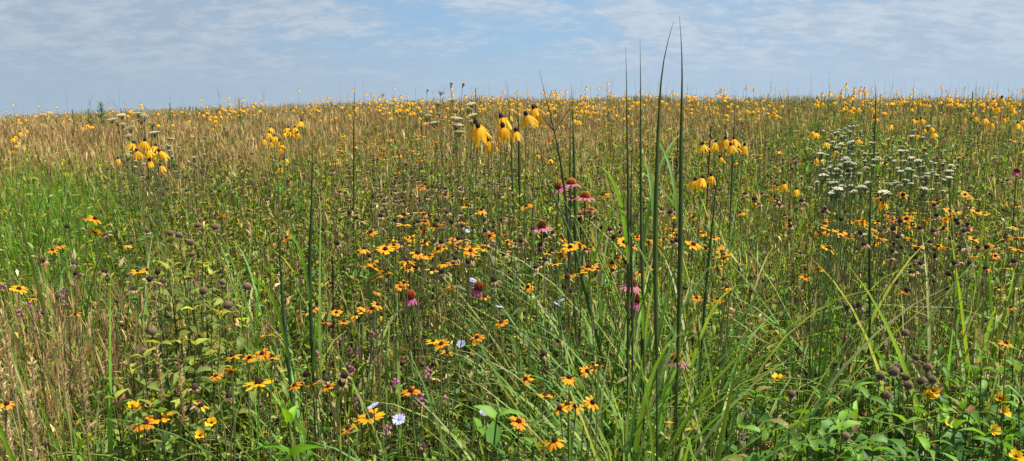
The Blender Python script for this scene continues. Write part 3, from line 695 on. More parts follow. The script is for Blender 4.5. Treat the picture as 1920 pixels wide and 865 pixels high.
for px, py, h, n in [(1100, 560, .8, 20), (1150, 600, .8, 22), (1185, 640, .8, 24), (1130, 680, .8, 22), (1215, 560, .85, 22), (1245, 690, .8, 24), (1290, 600, .85, 20), (1300, 680, .85, 20), (1330, 560, .85, 16), (1180, 500, .85, 16), (1260, 480, .9, 16), (1070, 640, .75, 16), (1340, 740, .8, 18), (1160, 740, .78, 22), (1250, 770, .8, 20), (1090, 760, .72, 16), (1390, 700, .75, 14), (1310, 790, .8, 14), (1120, 800, .72, 18), (1200, 810, .74, 18), (1040, 780, .7, 16), (1360, 800, .72, 16), (1420, 780, .7, 12), (980, 790, .68, 12), (850, 810, .66, 10), (620, 790, .68, 10), (720, 830, .64, 10), (560, 740, .7, 10), (1230, 620, .82, 18), (1165, 560, .84, 18),
                     (1010, 690, .72, 14), (960, 720, .7, 14), (885, 770, .72, 14), (800, 790, .72, 12), (750, 760, .72, 10), (690, 770, .7, 8), (600, 640, .85, 14), (540, 600, .8, 12), (510, 470, .8, 14), (480, 510, .8, 14), (610, 560, .8, 12), (440, 450, .8, 14), (640, 800, .72, 10),
                     (1385, 430, .9, 14), (1420, 400, .9, 14), (1395, 360, .9, 12), (1560, 480, .85, 10), (1690, 580, .8, 12), (1760, 520, .85, 12), (1800, 470, .85, 10), (1870, 420, .9, 12), (1640, 560, .8, 10), (1780, 580, .8, 10), (1850, 620, .8, 12), (1330, 420, .9, 12),
                     (110, 470, .85, 8), (70, 520, .82, 10), (60, 590, .8, 10), (180, 640, .75, 10), (300, 500, .8, 8)]:
    tuft(px, py, h, int(n * (1.05 if py > 480 and 980 < px < 1420 else 1.0)), .045, .0125, None, (.3, 2.5))
tuft(1527, 575, .85, 42, .022, .006, 'dense upright dark green grass clump left of the brown seed heads', (.02, .25), (.05, .13, .03), None, None, .2, (0, .10))
tuft(1880, 480, .9, 9, .03, .012, 'bright lime grass blades standing tall at the right end of the meadow', (.1, .5), (.13, .26, .03))
tuft(1600, 790, .74, 4, .02, .016, 'three lime grass blades pointing up in front of the leafy plants', (.02, .2), (.20, .34, .035), 1.5, None, .3, (.0, .16))
tuft(1275, 800, .72, 2, .01, .017, 'bright lime blade at the lower edge below the tall stalks', (.02, .2), (.18, .33, .03), 1.45, None, .3, (.0, .1))
tuft(112, 790, .72, 6, .05, .013, 'lime grass blades rising from the dry straw at lower left', (.05, .4), (.13, .28, .03), 1.6, None, .3, (.0, .2))
tuft(150, 680, .8, 7, .04, .011, 'slender bright grass blades right of the dry seed spikes', (.05, .5), (.11, .24, .03), 1.75, None, .3, (.0, .2))

# ------------------------------------------------------------------ leafy plants
def leafy(px, py, d, nst, label, Ln=.085, W=.03, col=(.07, .16, .03), h=None, tiers=8, spread=.06, name='leafy_plant'):
    P = at(px, py, d); x, y = P[0], P[1]; z = g1(x, y); H0 = P[2] - z if h is None else h
    root = link(name, None); root.location = (x, y, z); tag(root, label, 'leafy plant', 'broad-leaved green plants')
    for k in range(nst):
        a = rng.uniform(0, 6.28); r = 0 if k == 0 else rng.uniform(.3, 1) * spread
        b = np.array([r * math.cos(a), r * math.sin(a), 0]); H = H0 * (1 if k == 0 else rng.uniform(.75, 1.0))
        t = np.linspace(0, 1, 8)[:, None]; top = b * 1.8 + np.array([0, 0, H]); path = b + (top - b) * t + np.sin(t * PI) * np.array([rng.normal(0, .015), rng.normal(0, .015), 0])
        mb = MB(); tubes(mb, path[None], np.linspace(.003, .0016, 8)[None], np.array([.10, .13, .04]), 5); st = link('stem', mb.mesh('plant_stem'), root)
        ks = np.repeat(np.linspace(.28, .99, tiers), 2); org = np.stack([np.interp(ks, t[:, 0], path[:, q]) for q in range(3)], -1)
        az = np.tile([0, PI], tiers) + np.repeat(np.arange(tiers) * PI / 2, 2) + rng.uniform(0, 6) + rng.normal(0, .25, 2 * tiers)
        s = np.interp(ks, [.28, .7, .9, 1], [.9, 1.05, .95, .65]) * rng.uniform(.85, 1.15, len(ks))
        el = np.interp(ks, [.28, .85, 1], [.25, .5, 1.0]) + rng.normal(0, .2, len(ks))
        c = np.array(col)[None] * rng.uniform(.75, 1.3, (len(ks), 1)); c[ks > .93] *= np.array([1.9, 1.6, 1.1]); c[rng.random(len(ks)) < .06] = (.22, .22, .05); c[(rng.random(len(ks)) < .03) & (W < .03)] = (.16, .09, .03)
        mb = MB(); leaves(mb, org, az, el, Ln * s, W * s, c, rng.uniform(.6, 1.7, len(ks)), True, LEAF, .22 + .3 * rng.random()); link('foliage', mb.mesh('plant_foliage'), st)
    return root
G2 = (.06, .15, .028)
leafy(541, 790, 1.36, 2, 'bright green leaf rosette tip in the foreground, below the golden susans', .080, .031, (.11, .25, .03), spread=.03, tiers=11)
leafy(932, 778, 1.38, 3, 'light green leafy plant in the foreground centre with drooping leaves', .085, .034, (.09, .22, .035), spread=.06, tiers=11)
leafy(900, 800, 1.46, 1, 'low leafy shoot left of the foreground central leafy plant', .08, .032, (.08, .2, .03))
leafy(1000, 830, 1.42, 1, 'dark leafy shoot right of the foreground central leafy plant', .08, .03, G2)
for px, py, d, lb in [(1600, 725, 1.62, 'tall bright-tipped leafy plant left of the brown seed head cluster'), (1540, 745, 1.6, 'leafy plant between the single brown seed head and the lime blades'), (1520, 770, 1.55, 'spreading leafy plant right under the single brown seed head'), (1640, 770, 1.58, 'leafy plant directly under the brown seed head cluster'), (1740, 755, 1.6, 'leafy plant with a bright star tip beside a partridge pea'), (1700, 790, 1.52, 'dark leafy plant low in front of the seed head cluster'), (1790, 800, 1.55, 'leafy plant just left of the lowest partridge pea'), (1480, 800, 1.5, 'dark leafy plant low at the near left of the leafy thicket'), (1580, 800, 1.5, 'shaded leafy plant behind the three lime blades'), (1840, 690, 1.8, 'leafy plant above the pair of partridge peas'), (1900, 680, 1.75, 'leafy plant at the right end above the partridge peas'), (1780, 690, 1.85, 'leafy plant right behind the brown seed head cluster'), (1690, 660, 2.0, 'leafy plant behind and above the brown seed head cluster'), (1870, 830, 1.45, 'leafy plant at the lower right under the partridge peas'), (1460, 745, 1.65, 'leafy plant just left of the single brown seed head'), (1910, 760, 1.55, 'leafy plant right of the pair of partridge peas'), (1640, 840, 1.42, 'leafy plant at the lower edge right of the lime blades'), (1530, 840, 1.42, 'leafy plant at the lower edge left of the lime blades'), (1740, 840, 1.42, 'leafy plant at the lower edge below the star-tipped one')]:
    leafy(px, py + (18 if 1620 < px < 1800 and py < 770 else 0), d, 6, lb, .074, .0225, G2 if rng.random() < .6 else (.075, .18, .03), spread=.10, tiers=10)
YG = (.15, .20, .04)
for px, py, d, lb in [(340, 470, 2.4, 'yellow-green bergamot plant under the two paired brown seed heads'), (380, 490, 2.3, 'yellow-green bergamot plant under the highest brown seed heads'), (310, 490, 2.35, 'yellow-green bergamot plant left of the paired brown seed heads'), (420, 560, 2.15, 'yellow-green bergamot plant below the row of brown seed heads'), (450, 580, 2.1, 'yellow-green bergamot plant right below the row of seed heads'), (300, 640, 1.85, 'bergamot plant with small leaves around two low brown seed heads'), (340, 640, 1.85, 'small-leaved bergamot plant right of the two low seed heads'), (250, 690, 1.8, 'small-leaved bergamot plant left of the two low seed heads'), (300, 770, 1.65, 'dark small-leaved plant behind the big lower left susan'), (260, 790, 1.6, 'dark small-leaved plant under the lower left partridge peas')]:
    leafy(px, py, d, 5, lb, .058, .022, YG if py < 700 else (.06, .13, .03), tiers=9)

# ------------------------------------------------------------------ dry seed spikes lower left, docks, crest weeds
def spike(px, py, d, Lh, label, col=(.36, .24, .13), tiltx=0.0, w=.007):
    P = at(px, py, d); x, y = P[0], P[1]; z = g1(x, y); H = P[2] - z
    root = link('dry_seed_spike', None); root.location = (x, y, z); tag(root, label, 'dry grass', 'dry tan seed spikes')
    t = np.linspace(0, 1, 8)[:, None]; top = np.array([tiltx, 0, H]); path = top * t + np.sin(t * PI) * np.array([.012, 0, 0])
    mb = MB(); tubes(mb, path[None], .0014, np.array(col), 5, DRY); link('stem', mb.mesh('spike_stem'), root)
    n = 130; k = rng.uniform(max(0, 1 - Lh / H), 1, n); org = np.stack([np.interp(k, t[:, 0], path[:, q]) for q in range(3)], -1)
    mb = MB(); c = np.array(col)[None] * rng.uniform(.6, 1.4, (n, 1))
    leaves(mb, org, rng.uniform(0, 6.28, n), rng.uniform(.6, 1.4, n), .016, .004, c, .1, False, DRY); 
    tubes(mb, path[None, 3:], w * .4, np.array(col) * .8, 5, DRY)
    link('seed_head', mb.mesh('spike_head'), root)
for px, py, d, L_, lb, tx in [(28, 590, 1.75, .22, 'tan dry seed spike, tallest of the left cluster', -.03), (10, 650, 1.7, .22, 'tan dry seed spike nearest the left end', -.02), (25, 680, 1.65, .2, 'tan dry seed spike leaning behind the tallest left one', .04), (35, 740, 1.6, .2, 'low tan seed spike in front of the left cluster', .02), (8, 770, 1.55, .2, 'lowest tan seed spike at the left end', 0), (117, 590, 1.75, .24, 'tan dry seed spike standing alone right of the left cluster', -.02), (125, 660, 1.7, .2, 'shorter tan seed spike beside the lone tall one', .03), (293, 650, 1.8, .16, 'thin grey tan seed spike among small bergamot leaves', 0), (318, 670, 1.75, .16, 'thin pale seed spike right of the grey tan one', .02), (706, 640, 1.85, .25, 'slender green tan seed spike near the pink blossom sprays', 0), (900, 690, 1.75, .24, 'slender green seed spike above the foreground central leafy plant', .01), (1000, 640, 1.9, .2, 'slender green seed spike left of the broad grass', .02), (1440, 765, 1.6, .2, 'silvery dry seed spike leaning left beside the leafy thicket', -.06)]:
    spike(px, py, d, L_, lb, (.50, .38, .20) if px < 600 else ((.30, .30, .12) if px < 1300 else (.5, .42, .34)), tx, .0052 if px < 200 else .0035)

def dock(px, py, d, label, col=(.085, .05, .032)):
    P = at(px, py, d); x, y = P[0], P[1]; z = g1(x, y); H = P[2] - z
    root = link('brown_dock', None); root.location = (x, y, z); tag(root, label, 'dry weed', 'dark brown dry weed stalks')
    t = np.linspace(0, 1, 8)[:, None]; path = np.array([.02, 0, H]) * t
    mb = MB(); tubes(mb, path[None], .003, np.array(col), 5, DRY); link('stem', mb.mesh('dock_stem'), root)
    n = 130; k = rng.uniform(.55, 1, n); org = np.stack([np.interp(k, t[:, 0], path[:, q]) for q in range(3)], -1) + rng.normal(0, .0035, (n, 3))
    mb = MB(); leaves(mb, org, rng.uniform(0, 6.28, n), rng.uniform(-.3, 1.2, n), .013, .010, np.array(col)[None] * rng.uniform(.6, 1.6, (n, 1)), .2, False, DRY); link('seed_head', mb.mesh('dock_head'), root)
dock(1324, 238, 3.4, 'dark brown dry weed spike behind the yellow coneflower cluster')
dock(1263, 250, 3.6, 'dark brown dry weed stalk between the two tallest stalks')
dock(612, 490, 2.5, 'blackish dry weed spike right of the left stalk pair')

def weed(px, py, d, n, label, wdt=.05, col=(.06, .15, .04), Lf=.06):
    P = at(px, py, d); x, y = P[0], P[1]; z = g1(x, y); H = P[2] - z
    root = link('crest_weed', None); root.location = (x, y, z); tag(root, label, 'weed', 'green weeds on the crest')
    t = np.linspace(0, 1, 6)[:, None]; path = np.array([0, 0, H]) * t
    mb = MB(); tubes(mb, path[None], .004, np.array(col), 5); link('stem', mb.mesh('weed_stem'), root)
    k = rng.uniform(.35, 1, n); org = np.stack([0 * k, 0 * k, k * H], -1); s = np.interp(k, [.35, .8, 1], [1, .8, .35])
    mb = MB(); leaves(mb, org, rng.uniform(0, 6.28, n), rng.uniform(.3, 1.0, n), Lf * s, Lf * .13 * s, np.array(col)[None] * rng.uniform(.7, 1.4, (n, 1)), .3, False); link('foliage', mb.mesh('weed_foliage'), root)
weed(188, 192, 10, 340, 'conical feathery green weed poking above the crest on the left', .05, (.06, .17, .04), .13)
weed(165, 204, 10, 160, 'low bushy green weed left of the conical weed', .05, (.07, .15, .04), .16)
weed(136, 206, 10.5, 120, 'small green weed farthest left on the crest', .05, (.07, .15, .05), .12)
weed(448, 183, 10, 60, 'leaning green weed on the crest left of the long stalk', .05, (.06, .14, .05), .15)
weed(318, 193, 10, 60, 'thin green weed on the crest between conical and leaning weeds', .05, (.06, .14, .05), .12)
weed(1824, 172, 7, 140, 'bushy green weed on the crest over the right-hand coneflowers', .05, (.08, .15, .05), .09)
weed(892, 166, 8, 60, 'thin dark weed on the crest over the wild carrots', .05, (.06, .10, .05), .06)

# ------------------------------------------------------------------ stuff: grasses and undergrowth
def softbox(px, py, cx, cy, sx, sy): return np.exp(-(((px - cx) / sx) ** 4 + ((py - cy) / sy) ** 4))
def snoise(x, y, f, seed):
    r = np.random.default_rng(seed); s = 0
    for k in range(6):
        a = r.uniform(0, 6.28); q = f * r.uniform(.6, 1.6); s = s + np.sin((x * math.cos(a) + y * math.sin(a)) * q + r.uniform(0, 6.28))
    return s / 3.0
bands = [(.75, 2.5, 3000), (2.5, 5, 2300), (5, 9, 1250), (9, 15, 560), (15, 26, 210), (26, 40, 40)]
X, Y = [], []
for a, b, den in bands:
    n = int(den * (.72 * (b * b - a * a) + 1.4 * (b - a)))
    y = a + (b - a) * rng.random(n * 2); keep = rng.random(n * 2) < (.72 * y + .7) / (.72 * b + .7); y = y[keep][:n]
    X.append(rng.uniform(-1, 1, len(y)) * (.72 * y + .7)); Y.append(y)
X = np.concatenate(X); Y = np.concatenate(Y); Z = ground(X, Y); N = len(X)
PX, PY = project(X, Y, Z + np.interp(Y, [1, 8], [.55, .75]))
far = np.clip((Y - 4.2) / 4.8, 0, 1); 
W6 = np.stack([lerp(.20, .29, far), lerp(.14, .03, far), lerp(.06, .42, far), lerp(.04, .06, far), lerp(.30, .12, far), lerp(.26, .10, far)], -1)   # fine, broad, tan, brown, leafy green, leafy yellow
rt = np.clip((PX - 1250) / 250, 0, 1) * far; W6[:, 0] *= 1 + 1.6 * rt; W6[:, 4] *= 1 + 2 * rt; W6[:, 2] *= 1 - .35 * rt
def zone(cx, cy, sx, sy, **m):
    k = softbox(PX, PY, cx, cy, sx, sy)
    for key, v in m.items():
        j = 'fbtnly'.index(key); W6[:, j] *= 1 + (v - 1) * k
zone(60, 415, 170, 110, f=20, t=.2, n=.1, l=.8, y=.7)
zone(960, 800, 960, 110, b=1.9, n=.6)
zone(240, 440, 80, 70, f=5, n=.4, y=1.5)
zone(120, 275, 260, 45, t=2.5, f=.5)
zone(520, 290, 200, 60, t=1.8)
zone(800, 350, 190, 70, n=2.5, y=1.8, l=1.5)
zone(330, 335, 110, 40, n=3)
zone(1000, 450, 150, 110, l=2.5, y=1.4)
zone(1210, 660, 160, 190, b=7, f=2, n=.4)
zone(1240, 330, 130, 80, t=1.6, f=1.8)
zone(400, 490, 130, 80, y=4)
zone(350, 610, 90, 60, n=3, t=2)
zone(50, 740, 100, 150, t=7, n=1)
zone(330, 640, 260, 130, n=2.6, t=2.2)
zone(1450, 560, 130, 60, n=1.8, t=1.6)
zone(740, 700, 160, 150, n=3.5, t=1.5, l=.5)
zone(1450, 650, 130, 100, n=3, y=2)
zone(1680, 800, 280, 90, l=6)
zone(1830, 560, 120, 110, b=2, f=2, l=2)
zone(1440, 380, 110, 90, f=2.5, b=2)
zone(1680, 330, 180, 90, f=2.2, l=2, t=.5)
zone(1800, 470, 150, 70, n=2.2)
for j in range(6): W6[:, j] *= np.exp(.75 * snoise(X, Y, 2.2, 50 + j) * np.interp(Y, [1, 12], [1.0, .8]))
cum = np.cumsum(W6 / W6.sum(1, keepdims=True), 1); kind = (rng.random(N)[:, None] > cum).sum(1)
hs = np.interp(Y, [1, 2, 3.5, 8, 20], [.60, .67, .80, .88, .93]) * (1 + .06 * snoise(X, Y, 1.1, 77))
wl = np.interp(Y, [1, 4, 10, 25], [1.05, 1.3, 2.0, 2.9])
def sel(j): return np.where(kind == j)[0]
def cjit(base, n, v=.28, hue=.2):
    c = np.array(base)[None] * np.exp(rng.normal(0, v, (n, 1))); c[:, 0] *= np.exp(rng.normal(0, hue, n)); return np.clip(c, .004, .9)
def bxyz(i, s=0.0):
    x, y = X[i] + rng.normal(0, s, len(i)), Y[i] + rng.normal(0, s, len(i)); return np.stack([x, y, ground(x, y) - .01], -1)

# fine green grass
mb = MB(); i = sel(0); i = np.concatenate([i, i[Y[i] < 12], i[Y[i] < 6]])
for lo, hi, S in ((0, 4, 5), (4, 50, 3)):
    k = i[(Y[i] >= lo) & (Y[i] < hi)]; n = len(k)
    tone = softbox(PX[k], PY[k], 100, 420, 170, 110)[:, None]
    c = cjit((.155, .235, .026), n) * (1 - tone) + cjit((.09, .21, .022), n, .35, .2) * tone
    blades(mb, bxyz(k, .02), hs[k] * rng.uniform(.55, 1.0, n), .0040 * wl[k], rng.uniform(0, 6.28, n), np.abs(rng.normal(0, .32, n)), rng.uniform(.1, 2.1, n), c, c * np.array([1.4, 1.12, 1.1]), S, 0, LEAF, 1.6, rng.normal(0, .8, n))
y = rng.uniform(1.9, 8, 60000); x = -y * rng.uniform(.35, .80, len(y)); qx, qy = project(x, y, ground(x, y) + .7)
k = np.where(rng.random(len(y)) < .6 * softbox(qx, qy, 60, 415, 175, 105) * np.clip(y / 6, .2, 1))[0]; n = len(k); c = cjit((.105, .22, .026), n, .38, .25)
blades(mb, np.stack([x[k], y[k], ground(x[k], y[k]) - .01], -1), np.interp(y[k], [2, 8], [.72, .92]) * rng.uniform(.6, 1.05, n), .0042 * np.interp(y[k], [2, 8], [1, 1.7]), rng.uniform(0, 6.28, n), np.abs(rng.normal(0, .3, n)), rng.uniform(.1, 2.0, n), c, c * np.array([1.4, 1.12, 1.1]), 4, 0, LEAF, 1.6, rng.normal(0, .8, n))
o = link('fine_grass', mb.mesh('fine_grass')); tag(o, 'fine green grass filling the meadow between the flowers', 'grass', None, 'stuff')

# broad green blades
mb = MB(); i = sel(1); n = len(i); c = cjit((.125, .245, .045), n); pl = rng.random(n) < .3; c[pl] = cjit((.32, .36, .14), int(pl.sum()), .2, .1)
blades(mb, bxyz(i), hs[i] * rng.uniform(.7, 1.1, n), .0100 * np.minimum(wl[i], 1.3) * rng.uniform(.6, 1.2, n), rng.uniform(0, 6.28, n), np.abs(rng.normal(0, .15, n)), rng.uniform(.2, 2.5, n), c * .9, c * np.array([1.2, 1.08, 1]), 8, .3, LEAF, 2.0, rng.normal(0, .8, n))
o = link('broad_grass', mb.mesh('broad_grass')); tag(o, 'scattered broad arching green blades mixed into the meadow', 'grass', None, 'stuff')

# dry tan grass, with little seed tops and a few tall ones
mb = MB(); i = sel(2); i = np.concatenate([i, i[Y[i] < 14]])
for lo, hi, S in ((0, 4, 5), (4, 50, 3)):
    k = i[(Y[i] >= lo) & (Y[i] < hi)]; n = len(k); c = cjit((.50, .345, .14), n, .3, .08)
    gr = rng.random(n) < .25; c[gr] = c[gr] * np.array([.6, .8, .6])
    blades(mb, bxyz(k, .02), hs[k] * rng.uniform(.65, 1.07, n), .0030 * wl[k], rng.normal(2.8, 1.2, n), np.abs(rng.normal(.05, .2, n)), rng.uniform(0, .6, n), c * .85, c * 1.1, S, 0, DRY, 1.5, rng.normal(0, .8, n))
k = i[(rng.random(len(i)) < .35) & (Y[i] > 2.2)]; n = len(k); c = cjit((.46, .32, .14), n, .3, .1)
az = rng.uniform(0, 6.28, n); b0 = bxyz(k); P = blades(mb, b0, hs[k] * rng.uniform(.8, 1.06, n), .0018 * wl[k], az, np.abs(rng.normal(0, .12, n)), rng.uniform(0, .4, n), c, c, 3, 0, DRY)
for q in range(3):
    blades(mb, P[:, 2] * .4 + P[:, 3] * .6, rng.uniform(.06, .12, n), .0042 * wl[k], az + rng.normal(0, .5, n), rng.uniform(0, .35, n), rng.uniform(0, .5, n), c * .9, c * 1.15, 2, 0, DRY)
o = link('dry_grass', mb.mesh('dry_grass')); tag(o, 'dry tan grass and straw covering the slope up to the crest', 'dry grass', None, 'stuff')

# thin stems that stick out over the crest
mb = MB(); n = 900; y = rng.uniform(5, 23, n); x = rng.uniform(-.7, .7, n) * y; k = np.where((x > .18 * y) | (rng.random(n) < .38))[0]; x, y = x[k], y[k]; n = len(k)
z = ground(x, y); c = cjit((.16, .15, .08), n, .3, .15); hh = .95 + .5 * rng.random(n) ** 2.2
P = blades(mb, np.stack([x, y, z], -1), hh, .0021 * np.interp(y, [4, 22], [1.3, 3.8]), rng.uniform(0, 6.28, n), np.abs(rng.normal(0, .09, n)), rng.normal(.1, .2, n), c, c, 5, 0, DRY)
for q in range(2):
    j = np.where(rng.random(n) < .5)[0]
    blades(mb, P[j, 4], rng.uniform(.06, .2, len(j)), .0026 * np.interp(y[j], [4, 22], [1, 2]), rng.uniform(0, 6.28, len(j)), rng.uniform(0, .5, len(j)), rng.normal(.2, .3, len(j)), c[j], c[j] * 1.2, 3, 0, DRY)
o = link('seed_grass', mb.mesh('seed_grass')); tag(o, 'thin seeding grass stems standing up along the crest line', 'grass', None, 'stuff')

# brown dead stalks with crumpled leaves and blackened tops
mb = MB(); i = sel(3); i = i[(Y[i] < 6) | (rng.random(len(i)) < .6)]; n = len(i); b = bxyz(i); H = hs[i] * rng.uniform(.55, .98, n); az = rng.uniform(0, 6.28, n); ln = np.abs(rng.normal(0, .3, n))
t = np.linspace(0, 1, 4); off = np.stack([np.cos(az) * ln, np.sin(az) * ln, np.ones(n)], -1) * H[:, None]
P = b[:, None] + off[:, None] * t[None, :, None]; c = cjit((.17, .11, .065), n, .4, .1)
tubes(mb, P, (.0013 * wl[i])[:, None], c, 3, DRY)
m = np.where(Y[i] < 9)[0]; rep = 7
k = np.repeat(m, rep); f = rng.uniform(.3, 1, len(k)); cl_ = cjit((.40, .28, .13), len(k), .55, .1)
leaves(mb, b[k] + off[k] * f[:, None], rng.uniform(0, 6.28, len(k)), rng.uniform(-.9, .6, len(k)), rng.uniform(.025, .065, len(k)), rng.uniform(.006, .014, len(k)), cl_, rng.uniform(.2, 2.4, len(k)), False, DRY, .8)
tp = np.where(rng.random(n) < .55)[0]; a6 = np.array([[1, 0, 0], [-.5, .87, 0], [-.5, -.87, 0], [0, 0, 1.1], [0, 0, -.8]]); rad = rng.uniform(.006, .0095, len(tp)) * np.minimum(wl[i[tp]], 1.4)
V = (b[tp] + off[tp])[:, None] + a6[None] * rad[:, None, None]
Ft = np.array([(0, 1, 3), (1, 2, 3), (2, 0, 3), (1, 0, 4), (2, 1, 4), (0, 2, 4)]); Ff = (Ft[None] + (np.arange(len(tp)) * 5)[:, None, None]).reshape(-1, 3)
mb.add(V.reshape(-1, 3), Ff, np.repeat(cjit((.06, .038, .026), len(tp), .4, .1), 5, 0), MATTE)
o = link('dead_stems', mb.mesh('dead_stems')); tag(o, 'tangle of dead brown stems with crumpled leaves', 'dry weeds', None, 'stuff')

# leafy green and yellow-green undergrowth
for j, name, lab, base, L0 in ((4, 'green_undergrowth', 'dense dark green leafy undergrowth between the flowers', (.105, .215, .020), .066), (5, 'yellow_undergrowth', 'yellowish green leafy undergrowth in scattered patches', (.25, .29, .028), .058)):
    mb = MB(); i = sel(j); i = i[(Y[i] < 3.2) & (rng.random(len(i)) < .8) | (Y[i] >= 3.2)]; n = len(i); b = bxyz(i); H = hs[i] * rng.uniform(.5, .97, n); az = rng.uniform(0, 6.28, n); ln = np.abs(rng.normal(0, .26, n))
    off = np.stack([np.cos(az) * ln, np.sin(az) * ln, np.ones(n)], -1) * H[:, None]
    P = b[:, None] + off[:, None] * np.linspace(0, 1, 3)[None, :, None]; tubes(mb, P, (.0013 * wl[i])[:, None], cjit((.12, .13, .05), n, .3), 3, LEAF)
    for lo, hi, rep, full in ((0, 3.0, 14, True), (3.0, 8, 13, False), (8, 50, 7, False)):
        m = np.where((Y[i] >= lo) & (Y[i] < hi))[0]; k = np.repeat(m, rep); f = np.tile(np.linspace(.25, 1, rep), len(m)) + rng.normal(0, .02, len(k))
        cc = np.repeat(cjit(base, len(m), .25, .22), rep, 0) * np.exp(rng.normal(0, .2, (len(k), 1)))
        yl = rng.random(len(k)) < .07; cc[yl] = np.array([.46, .38, .06]); yl = rng.random(len(k)) < .08; cc[yl] = np.array([.46, .40, .20])
        size = np.interp(f, [.25, .7, 1], [1, .9, .5]) * np.repeat(rng.uniform(.55, 1.25, len(m)), rep) * np.minimum(np.repeat(wl[i[m]], rep), 1.7)
        leaves(mb, b[k] + off[k] * f[:, None], np.repeat(rng.uniform(0, 6, len(m)), rep) + np.tile(np.arange(rep) * 2.4, len(m)), rng.normal(.45, .6, len(k)), L0 * size, L0 * size * np.repeat(rng.uniform(.16, .34, len(m)), rep), np.clip(cc, .005, .6), rng.uniform(0, 1.4, len(k)), full)
    o = link(name, mb.mesh(name)); tag(o, lab, 'undergrowth', None, 'stuff')

# thatch near the soil
mb = MB(); n = 26000; y = np.sqrt(rng.uniform(.5, 64, n)); x = rng.uniform(-1, 1, n) * (.72 * y + .7); z = ground(x, y); c = cjit((.30, .20, .10), n, .45, .15)
blades(mb, np.stack([x, y, z + rng.uniform(-.01, .25, n)], -1), rng.uniform(.12, .4, n), .003 * np.interp(y, [1, 8], [1, 1.6]), rng.uniform(0, 6.28, n), rng.normal(1.0, .5, n), rng.normal(.2, .6, n), c * .8, c, 3, 0, DRY, 1, rng.normal(0, 1, n))
o = link('thatch', mb.mesh('thatch')); tag(o, 'dry brown thatch lying on the soil beneath the plants', 'thatch', None, 'stuff')

# ------------------------------------------------------------------ ground sheet
gx = np.concatenate([-np.geomspace(500, 16, 16), np.linspace(-15, 15, 76), np.geomspace(16, 500, 16)])
gy = np.concatenate([-np.geomspace(300, 4, 10), np.linspace(-3, 40, 108), np.geomspace(42, 900, 18)])
GX, GY = np.meshgrid(gx, gy); GZ = ground(GX, GY)
me = bpy.data.meshes.new('ground'); nr, nc = GX.shape
me.from_pydata(np.stack([GX, GY, GZ], -1).reshape(-1, 3).tolist(), [], grid_faces(1, nr, nc).tolist()); me.polygons.foreach_set('use_smooth', [True] * len(me.polygons))
m = bpy.data.materials.new('soil'); m.use_nodes = True; nt = m.node_tree; N_, L_ = nt.nodes, nt.links
pb = N_['Principled BSDF']; pb.inputs['Roughness'].default_value = .95; pb.inputs['Specular IOR Level'].default_value = .1
tc = N_.new('ShaderNodeTexCoord'); no = N_.new('ShaderNodeTexNoise'); no.inputs['Scale'].default_value = 9; no.inputs['Detail'].default_value = 8; L_.new(tc.outputs['Object'], no.inputs['Vector'])
cr = N_.new('ShaderNodeValToRGB'); cr.color_ramp.elements[0].position = .35; cr.color_ramp.elements[0].color = (.045, .035, .02, 1); cr.color_ramp.elements[1].position = .7; cr.color_ramp.elements[1].color = (.16, .12, .06, 1)
L_.new(no.outputs[0], cr.inputs[0]); L_.new(cr.outputs[0], pb.inputs['Base Color'])
bp = N_.new('ShaderNodeBump'); bp.inputs['Strength'].default_value = .6; bp.inputs['Distance'].default_value = .03; L_.new(no.outputs[0], bp.inputs['Height']); L_.new(bp.outputs[0], pb.inputs['Normal'])
me.materials.append(m)
o = link('ground', me); tag(o, 'bare brown soil of the gently rising prairie slope', 'ground', None, 'structure')

# ------------------------------------------------------------------ labels
LM = [('the four tall stalks', 1225, 330), ('the white yarrow patch', 1650, 315), ('the pink coneflower group', 1080, 372), ('the lone pink coneflower', 1016, 425), ('the paired brown seed heads', 328, 440), ('the lush green grass patch', 90, 400), ('the conical crest weed', 188, 200),
      ('the left grass stalk pair', 560, 460), ('the central hanging coneflowers', 945, 240), ('the left coneflower cluster', 275, 285), ('the five-metre coneflower cluster', 530, 255), ('the forked seed spike', 1012, 140), ('the short crest spear', 1071, 200), ('the yellow coneflower trio', 1317, 338), ('the dark weed spike', 1324, 250),
      ('the yarrow stalk', 1633, 420), ('the dense upright clump', 1527, 620), ('the brown seed head cluster', 1700, 705), ('the partridge pea pair', 1876, 760), ('the single brown seed head', 1484, 739), ('the three lime blades', 1610, 830), ('the lime blade', 1275, 830), ('the central leafy plant', 930, 820), ('the bright leaf rosette', 541, 820),
      ('the hanging pink coneflower', 769, 560), ('the mauve coneflower', 897, 540), ('the rusty domed coneflower', 1184, 536), ('the magenta coneflower', 1268, 675), ('the lone chicory bloom', 936, 577), ('the lower chicory bloom', 701, 763), ('the lone dry spike', 117, 620), ('the left dry spikes', 20, 650), ('the wild carrots', 850, 215), ('the left wild carrots', 240, 232),
      ('the dusky pink coneflower', 1906, 322), ('the bushy crest weed', 1824, 180), ('the leaning crest weed', 448, 188), ('the blackish dry weed', 612, 480), ('the leaning green stalk', 1338, 400)]
LM = [(('the middle-left coneflower cluster' if 'five-metre' in a else a), b, c) for a, b, c in LM]
ORD = ['nearest', 'second nearest', 'third nearest', 'fourth nearest', 'fifth nearest', 'sixth nearest', 'seventh nearest', 'eighth nearest']
def direction(dx, dy):
    a = math.degrees(math.atan2(-dy, dx)) % 360
    return ['right of', 'above and right of', 'above', 'above and left of', 'left of', 'below and left of', 'below', 'below and right of'][int(((a + 22.5) % 360) // 45)]
cells = {}
